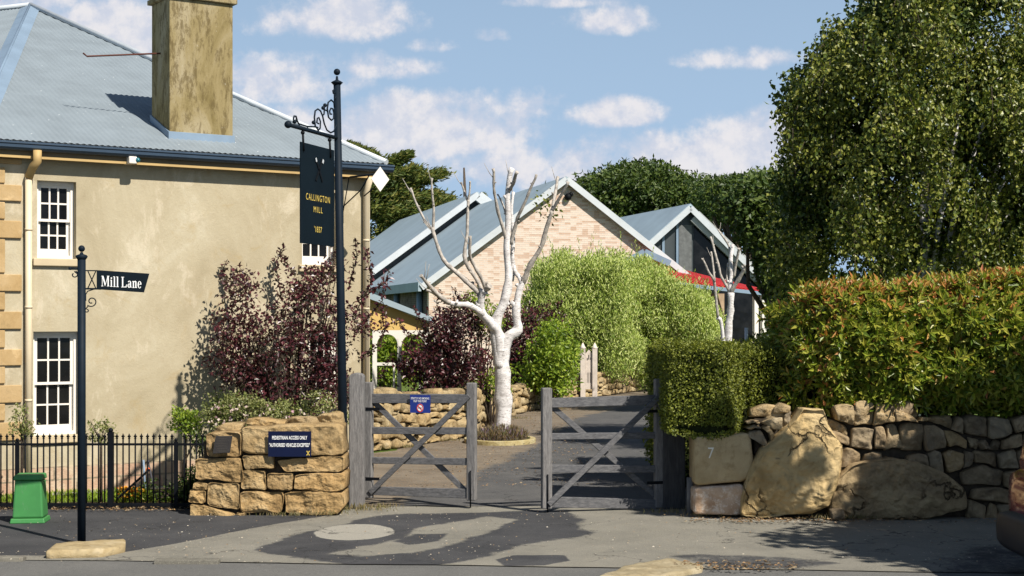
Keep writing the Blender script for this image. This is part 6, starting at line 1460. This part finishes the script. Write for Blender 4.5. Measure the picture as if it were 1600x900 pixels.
# big weeping birch
def weeping(D, label):
    b0 = Vector(((1440-CX)/F*D, D, 0)); t = empty('weeping_birch', b0, label, 'tree'); Ps = []; Ds = []; b = MB(); b2 = MB()
    lobes = [(1300,200,80,120,1.6),(1265,300,56,110,1.2),(1340,100,60,70,1.4),(1400,60,90,80,2),(1480,40,110,90,2.2),(1400,220,120,150,2.4),(1520,200,130,170,2.6),(1340,350,90,110,1.8),(1450,380,120,90,2),(1560,360,110,110,2),(1640,120,110,150,2.4),(1690,300,110,160,2.4),(1560,-30,110,70,2),(1450,-40,90,60,2),(1240,390,36,60,.8),(1260,150,40,46,.8)]
    starts = []; lobes += [(1290,110,44,50,1.2),(1330,60,50,40,1.2),(1400,10,70,50,1.4)]
    for (x, y, rx, ry, dz) in lobes:
        k = int(rx*ry/14)
        for _ in range(k):
            v = runit(1)[0]*(.45+.6*rng.random()**.5); kk = 1+.25*noise.noise(Vector(v*2.1)+Vector((x*.01, y*.01, 0))); w = W(x+rx*v[0]*kk, y+ry*v[2]*kk, D+v[1]*dz)
            if noise.noise(w*1.15)+.25*noise.noise(w*3) < -.02: continue
            starts.append(w)
    for i, w in enumerate(starts):
        L_ = rng.uniform(.2, .8); dx = rng.normal()*.16; dy = rng.normal()*.16; m = int(L_/.036)
        for j in range(m):
            f = j/m; p = (w.x+dx*f+rng.normal()*.05, w.y+dy*f+rng.normal()*.05, w.z-L_*f*(.4+.6*f)+rng.normal()*.025); Ps.append(p)
        if i % 7 == 0: b2.tube([w, w+Vector((dx*.5, dy*.5, -L_*.4)), w+Vector((dx, dy, -L_))], [.007, .005, .003], 4)
    P = np.array(Ps); P = P[P[:, 2] > .9]; n = len(P); print('birch leaves', n)
    D_ = nrm(runit(n)*.8+np.array([0, 0, -.7])); c = np.array([(1450-CX)/F*D, D, 4.2]); Nn = nrm(runit(n)*.9+nrm(P-c)*.5+np.array(SUN)*.35)
    leaf_mesh('crown', M['leaf_birch'], P, D_, Nn, rng.uniform(.05, .095, n), rng.uniform(.042, .07, n), parent=t)
    cc = []
    for (x, y, rx, ry, dz) in lobes:
        for _ in range(int(rx*ry/150)):
            v = runit(1)[0]*rng.random()**.5*.66; w = W(x+rx*v[0], y+ry*v[2], D+.5+v[1]*dz*.6); cc.append((w.x, w.y, w.z))
    P = clumps(np.array(cc), 60, .42); leaf_mesh('inner_shade_foliage', M['leaf_dark'], P, runit(len(P)), runit(len(P)), rng.uniform(.07, .12, len(P)), .075, parent=t)  # darker leaves put the crown's inner shade into colour
    for (tx, ty, r) in ((1300,150,.05),(1380,60,.06),(1480,0,.07),(1560,120,.06),(1620,200,.06),(1340,300,.05),(1400,200,.06),(1500,180,.06),(1580,330,.05),(1660,60,.06)):
        q = W(tx, ty, D+rng.uniform(-1, 1)); k0 = b0+Vector((0, 0, 1.4)); b.tube([k0, k0.lerp(q, .45)+Vector((0, 0, .5)), q], [r*1.3, r*.8, r*.25], 8)
    b.tube([b0, b0+Vector((.03, 0, .8)), b0+Vector((0, 0, 1.6)), W(1450, 150, D)], [.20, .17, .14, .06], 12)
    b.build('trunk', M['birch'], t); b2.build('twigs', M['bark'], t)
weeping(25.5, 'huge weeping birch with drooping leafy twigs filling the upper right')
# street tree beyond the right edge that shades the road and the wall
def shade_tree():
    b0 = Vector((9.8, 12.3, 0)); t = empty('street_tree', b0, 'leafy street tree just beyond the right edge, its shade falling over the road and wall', 'tree')
    cs = np.vstack([shell_points(660, (9.65, 12.2, 5.1), (3.25, 2.5, 1.2), .1), shell_points(200, (8.95, 13.9, 5.1), (1.75, .75, .5), .1), shell_points(130, (7.95, 11.4, 5.1), (1.25, .65, .45), .1)])
    ex = []; sv = SUN/SUN.z     # unseen leaf clumps added to throw shade on pillar, boulder and lane
    for (x, y, z, r, k, h) in ((2.30,17.4,.82,.17,8,6),(2.52,17.35,.70,.17,8,6),(2.68,17.3,.45,.12,5,6),(3.06,17.2,.85,.05,2,6),(3.16,17.2,.50,.05,2,6),(.95,21.7,0,.4,12,7),(1.7,22.4,0,.5,16,7),(1.1,23.4,0,.45,12,7)):
        for _ in range(k):
            q = Vector((x, y, z))+sv*(h+rng.uniform(-.3, .3)); q += Vector(rng.normal(size=3))*r*.6; ex.append(tuple(q))
    P = np.vstack([clumps(cs, 60, .5, .5), clumps(np.array(ex), 34, .20, .6)]); cs = np.vstack([cs, np.array(ex)]); Dd, Nn = orient(P, (9.4, 11.6, 4), up=.8); leaf_mesh('crown', M['leaf_dark'], P, Dd, Nn, rng.uniform(.13, .2, len(P)), .14, parent=t)
    b = MB(); limbs(b, b0, cs[:800], .18, .55, 40, sway=.6); b.build('trunk', M['bark'], t)
shade_tree()
# --- clipped hedge
def prism_leaves(foot, z0, z1, n, jit, drop=None):
    """points and normals over the sides and top of a vertical prism (foot: list of (x,y) ccw seen from above)"""
    P = []; Nn = []; k = len(foot); segs = []
    for i in range(k):
        a = Vector(foot[i]); c = Vector(foot[(i+1) % k]); d = c-a; segs.append((a, c, Vector((d.y, -d.x)).normalized(), d.length*(z1-z0)))
    cx = sum(p[0] for p in foot)/k; cy = sum(p[1] for p in foot)/k
    area = abs(sum(foot[i][0]*foot[(i+1) % k][1]-foot[(i+1) % k][0]*foot[i][1] for i in range(k)))/2
    tot = sum(s[3] for s in segs)+area
    for a, c, nn, ar in segs:
        for _ in range(int(n*ar/tot)):
            f = rng.random(); p = a.lerp(c, f); z = z0+(z1-z0)*rng.random(); P.append((p.x, p.y, z)); Nn.append((nn.x, nn.y, .15))
    m = 0
    while m < n*area/tot:
        x = rng.uniform(min(p[0] for p in foot), max(p[0] for p in foot)); y = rng.uniform(min(p[1] for p in foot), max(p[1] for p in foot))
        if inpoly(x, y, foot): P.append((x, y, z1)); Nn.append((0, 0, 1)); m += 1
    P = np.array(P); Nn = np.array(Nn)
    for i in range(len(P)):
        q = Vector(P[i]); s = noise.noise(q*2.3)*.05+noise.noise(q*9)*.035+rng.normal()*jit-abs(rng.normal())*.012; P[i] += Nn[i]*s
    return P, Nn
foot = [(1.80, 17.62), (2.43, 17.38), (2.62, 17.72), (2.68, 19.3), (1.78, 19.6)]
hd = empty('clipped_box_hedge', (2.2, 18.3, .85), 'dense clipped cube shaped green hedge beside the right gate post above the numbered pillar', 'hedge')
P, Nn = prism_leaves(foot, .98, 1.93, 52000, .022)
# the lower edge sags and rounds in
P[:, 2] -= .10*np.clip(1-np.abs(P[:, 0]-2.2)/.55, 0, 1)*(P[:, 2] < 1.05)
N2 = nrm(Nn*1.2+runit(len(P))*.9); D_ = nrm(np.cross(N2, runit(len(P)))+Nn*.5); leaf_mesh('foliage', M['leaf_hedge'], P, D_, N2, rng.uniform(.022, .045, len(P)), rng.uniform(.014, .026, len(P)), parent=hd)
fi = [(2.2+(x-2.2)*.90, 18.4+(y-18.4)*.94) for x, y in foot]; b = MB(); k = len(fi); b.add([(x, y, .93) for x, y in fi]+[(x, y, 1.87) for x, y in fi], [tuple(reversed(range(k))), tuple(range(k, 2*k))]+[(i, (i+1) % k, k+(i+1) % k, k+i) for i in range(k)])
b.build('shade_core', simple('hedge_interior_shade', (.018, .022, .008), .95, .05, .5, 30), hd)  # solid core, coloured dark as the shade inside the hedge
foot2 = [(2.66, 18.0), (3.35, 18.15), (3.4, 19.4), (2.66, 19.5)]
h2 = empty('low_hedge', (3.0, 18.6, .9), 'lower looser green hedge running back behind the clipped cube hedge', 'hedge')
P, Nn = prism_leaves(foot2, 1.22, 1.88, 20000, .05); N2 = nrm(Nn+runit(len(P))); D_ = nrm(np.cross(N2, runit(len(P)))+Nn*.6); leaf_mesh('foliage', M['leaf_hedge'], P, D_, N2, rng.uniform(.025, .055, len(P)), .02, parent=h2)
fi = [(3.0+(x-3.0)*.84, 18.7+(y-18.7)*.88) for x, y in foot2]; b = MB(); k = len(fi); b.add([(x, y, .9) for x, y in fi]+[(x, y, 1.80) for x, y in fi], [tuple(reversed(range(k))), tuple(range(k, 2*k))]+[(i, (i+1) % k, k+(i+1) % k, k+i) for i in range(k)]); b.build('shade_core', bpy.data.materials['hedge_interior_shade'], h2)  # same solid core, inner shade put into its colour
P, Nn = prism_leaves([(2.0, 20.5), (3.4, 20.5), (3.4, 24), (2.2, 24)], .2, 1.75, 16000, .06); h3 = empty('side_hedge', (2.7, 22, 0), 'green hedge along the right side of the lane behind the cube hedge', 'hedge')
N2 = nrm(Nn+runit(len(P))); leaf_mesh('foliage', M['leaf_hedge'], P, nrm(np.cross(N2, runit(len(P)))+Nn*.6), N2, rng.uniform(.04, .08, len(P)), .03, parent=h3)
b = MB(); b.box(WF, 2.15, 3.3, 0, 1.66, -20.65, -23.9); b.build('shade_core', bpy.data.materials['hedge_interior_shade'], h3)  # plain box coloured dark for the shade behind the leaves
# --- big glossy hedge with coppery new growth
ph = empty('red_tipped_hedge', (5.0, 18.4, 0), 'tall glossy leaved hedge with coppery red new tips on top of the right stone wall', 'hedge')
def photinia():
    prof_top = [(1236,505),(1244,478),(1258,468),(1300,465),(1330,460),(1370,466),(1420,462),(1460,458),(1500,455),(1540,452),(1600,444),(1700,430),(1800,430)]
    def top(x):
        for i in range(len(prof_top)-1):
            if prof_top[i][0] <= x <= prof_top[i+1][0]: f = (x-prof_top[i][0])/(prof_top[i+1][0]-prof_top[i][0]); return prof_top[i][1]+(prof_top[i+1][1]-prof_top[i][1])*f
        return 480
    P = []; D = []; Nn = []; mi = []; Ln = []; b = MB(); ns = 0
    zt_of = lambda X: CH+(HY-top(max(1237, min(1799, CX+X/18.0*F))))/F*18.0
    def shoot(p, d, red, k, big):
        nonlocal ns
        ns += 1; a0 = rng.uniform(0, 6.28); e1 = np.cross(d, [0.3, .2, 1]); e1 /= np.linalg.norm(e1); e2 = np.cross(d, e1)
        for i in range(k):
            a = a0+i*2.4; f = i/k; tilt = .35+.75*(1-f); dd = d*math.cos(tilt)+(e1*math.cos(a)+e2*math.sin(a))*math.sin(tilt)*1.15; dd = dd+np.array([0, 0, -.15*(1-f)]); dd /= np.linalg.norm(dd)
            q = p+d*(.05+.10*f)*(1+big); nn = d-dd*np.dot(d, dd); nn = nn/np.linalg.norm(nn)+runit(1)[0]*.25
            P.append(q); D.append(dd); Nn.append(nn/np.linalg.norm(nn)); mi.append(1 if rng.random() < red*(.6+.4*f) else 0); Ln.append(rng.uniform(.11, .165)*(1-.35*f)*(1.0+.2*big))
    # front face, left end, top
    for _ in range(2500):
        x = rng.uniform(3.40, 7.3); f = rng.random(); zt = zt_of(x); z = 1.18+(zt-1.18)*f; roundf = .35*max(0, f-.75)/.25+.22*max(0, .3-f)/.3
        if x < 3.75: roundf += (3.75-x)*1.0
        y = 17.5+roundf*1.0+noise.noise(Vector((x*2.2, z*2.2, 1)))*.22+rng.normal()*.06+abs(rng.normal())*.06
        d = np.array([rng.normal()*.45-(.8 if x < 3.5 else 0), -1.0, .35+rng.normal()*.4+max(0, f-.7)*3]); d /= np.linalg.norm(d)
        red = .03+(.42*max(0, f-.78)/.22)+(.12 if x < 3.7 else 0)+.22*max(0, noise.noise(Vector((x*1.8, z*1.8, 9))))*max(0, f-.3); shoot(np.array([x, y, z]), d, red, rng.integers(5, 9), 0)
    for _ in range(1100):
        x = rng.uniform(3.42, 7.3); y = rng.uniform(17.75, 19.0); zt = zt_of(x)-.02+noise.noise(Vector((x*3, y*3, 4)))*.08
        if x < 3.6: zt -= (3.6-x)*.6
        d = np.array([rng.normal()*.35, rng.normal()*.3-.25, 1.0]); d /= np.linalg.norm(d); shoot(np.array([x, y, zt-.06+abs(rng.normal())*.045]), d, .52, 7, .25)
    for _ in range(500):
        y = rng.uniform(17.8, 19.2); z = rng.uniform(1.2, zt_of(3.4)-.1); d = np.array([-1, -.4, .3+rng.normal()*.4]); d /= np.linalg.norm(d); shoot(np.array([3.42+rng.normal()*.06+noise.noise(Vector((y*2, z*2, 3)))*.15, y, z]), d, .12, 7, 0)
    P = np.array(P); n = len(P); print('photinia leaves', n)
    leaf_mesh('foliage', [M['leaf_photo'], M['leaf_red']], P, np.array(D), np.array(Nn), Ln, np.array(Ln)*.36, mi, parent=ph, fold=.22)
    b = MB()
    for i in range(46):
        x = rng.uniform(3.5, 7.2); b.tube([(x, 18.1, .9), (x+rng.normal()*.15, 18.0, 1.5), (x+rng.normal()*.3, 17.9, 2.2)], [.02, .014, .006], 5)
    b.build('stems', M['bark'], ph)
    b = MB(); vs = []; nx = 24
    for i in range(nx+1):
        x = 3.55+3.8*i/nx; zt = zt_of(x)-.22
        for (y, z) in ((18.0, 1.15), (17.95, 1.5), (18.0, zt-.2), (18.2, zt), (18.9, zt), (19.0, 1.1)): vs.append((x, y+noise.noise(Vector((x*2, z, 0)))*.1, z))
    fs = [(i*6+j, (i+1)*6+j, (i+1)*6+(j+1) % 6, i*6+(j+1) % 6) for i in range(nx) for j in range(6)]+[tuple(range(6)), tuple(reversed(range(nx*6, nx*6+6)))]; b.add(vs, fs, 0, True); b.build('shade_core', bpy.data.materials['hedge_interior_shade'], ph)  # solid body behind the leaves, shade between them put into its colour
photinia()
# shaded laurel between hedges
zone_shrub('dark_shrub', 20.6, [(1195,548,22,30),(1215,575,24,44),(1205,600,24,40),(1240,612,24,40),(1225,545,16,20)], 22, .18, M['leaf_dark'], .09, .04, 'dark broad leaved shrub in the shade between the cube hedge and the red tipped hedge', 'shrub', dspread=.4)
# thin stake by the small birch
b = MB(); c = Vector(((1166-CX)/F*26, 26, 0)); b.tube([c, c+Vector((0, 0, CH+(HY-512)/F*26))], .03, 8); b.build('thin_post', M['barge'], base=c, label='thin pale grey post standing in front of the small pruned birch', cat='post')
# garden greenery seen through the verandah arches
zone_shrub('garden_shrub', 40, [(600,545,30,60),(640,560,36,60),(600,575,30,30),(570,560,30,30)], 45, .32, M['leaf_bright'], .14, .08, 'round green garden shrub seen through the left verandah arch', 'shrub', dspread=1)
P = rng.uniform(size=(6000, 3))*np.array([8, 18, 0])+np.array([-11, 29, 0]); leaf_mesh('far_grass_blades', M['leaf_bright'], P, nrm(runit(len(P))*.3+np.array([0, 0, 1])), runit(len(P)), .08, .03, kind='stuff')
# distant tree line closing the horizon
leaf_tree('distant_tree', 150, [(1500,470,160,50,120),(1300,470,90,40,70)], 60, 2, M['leaf_dark'], .8, .5, 'dark line of distant trees glimpsed under the birch crown', 1400, .5, dsp=6)
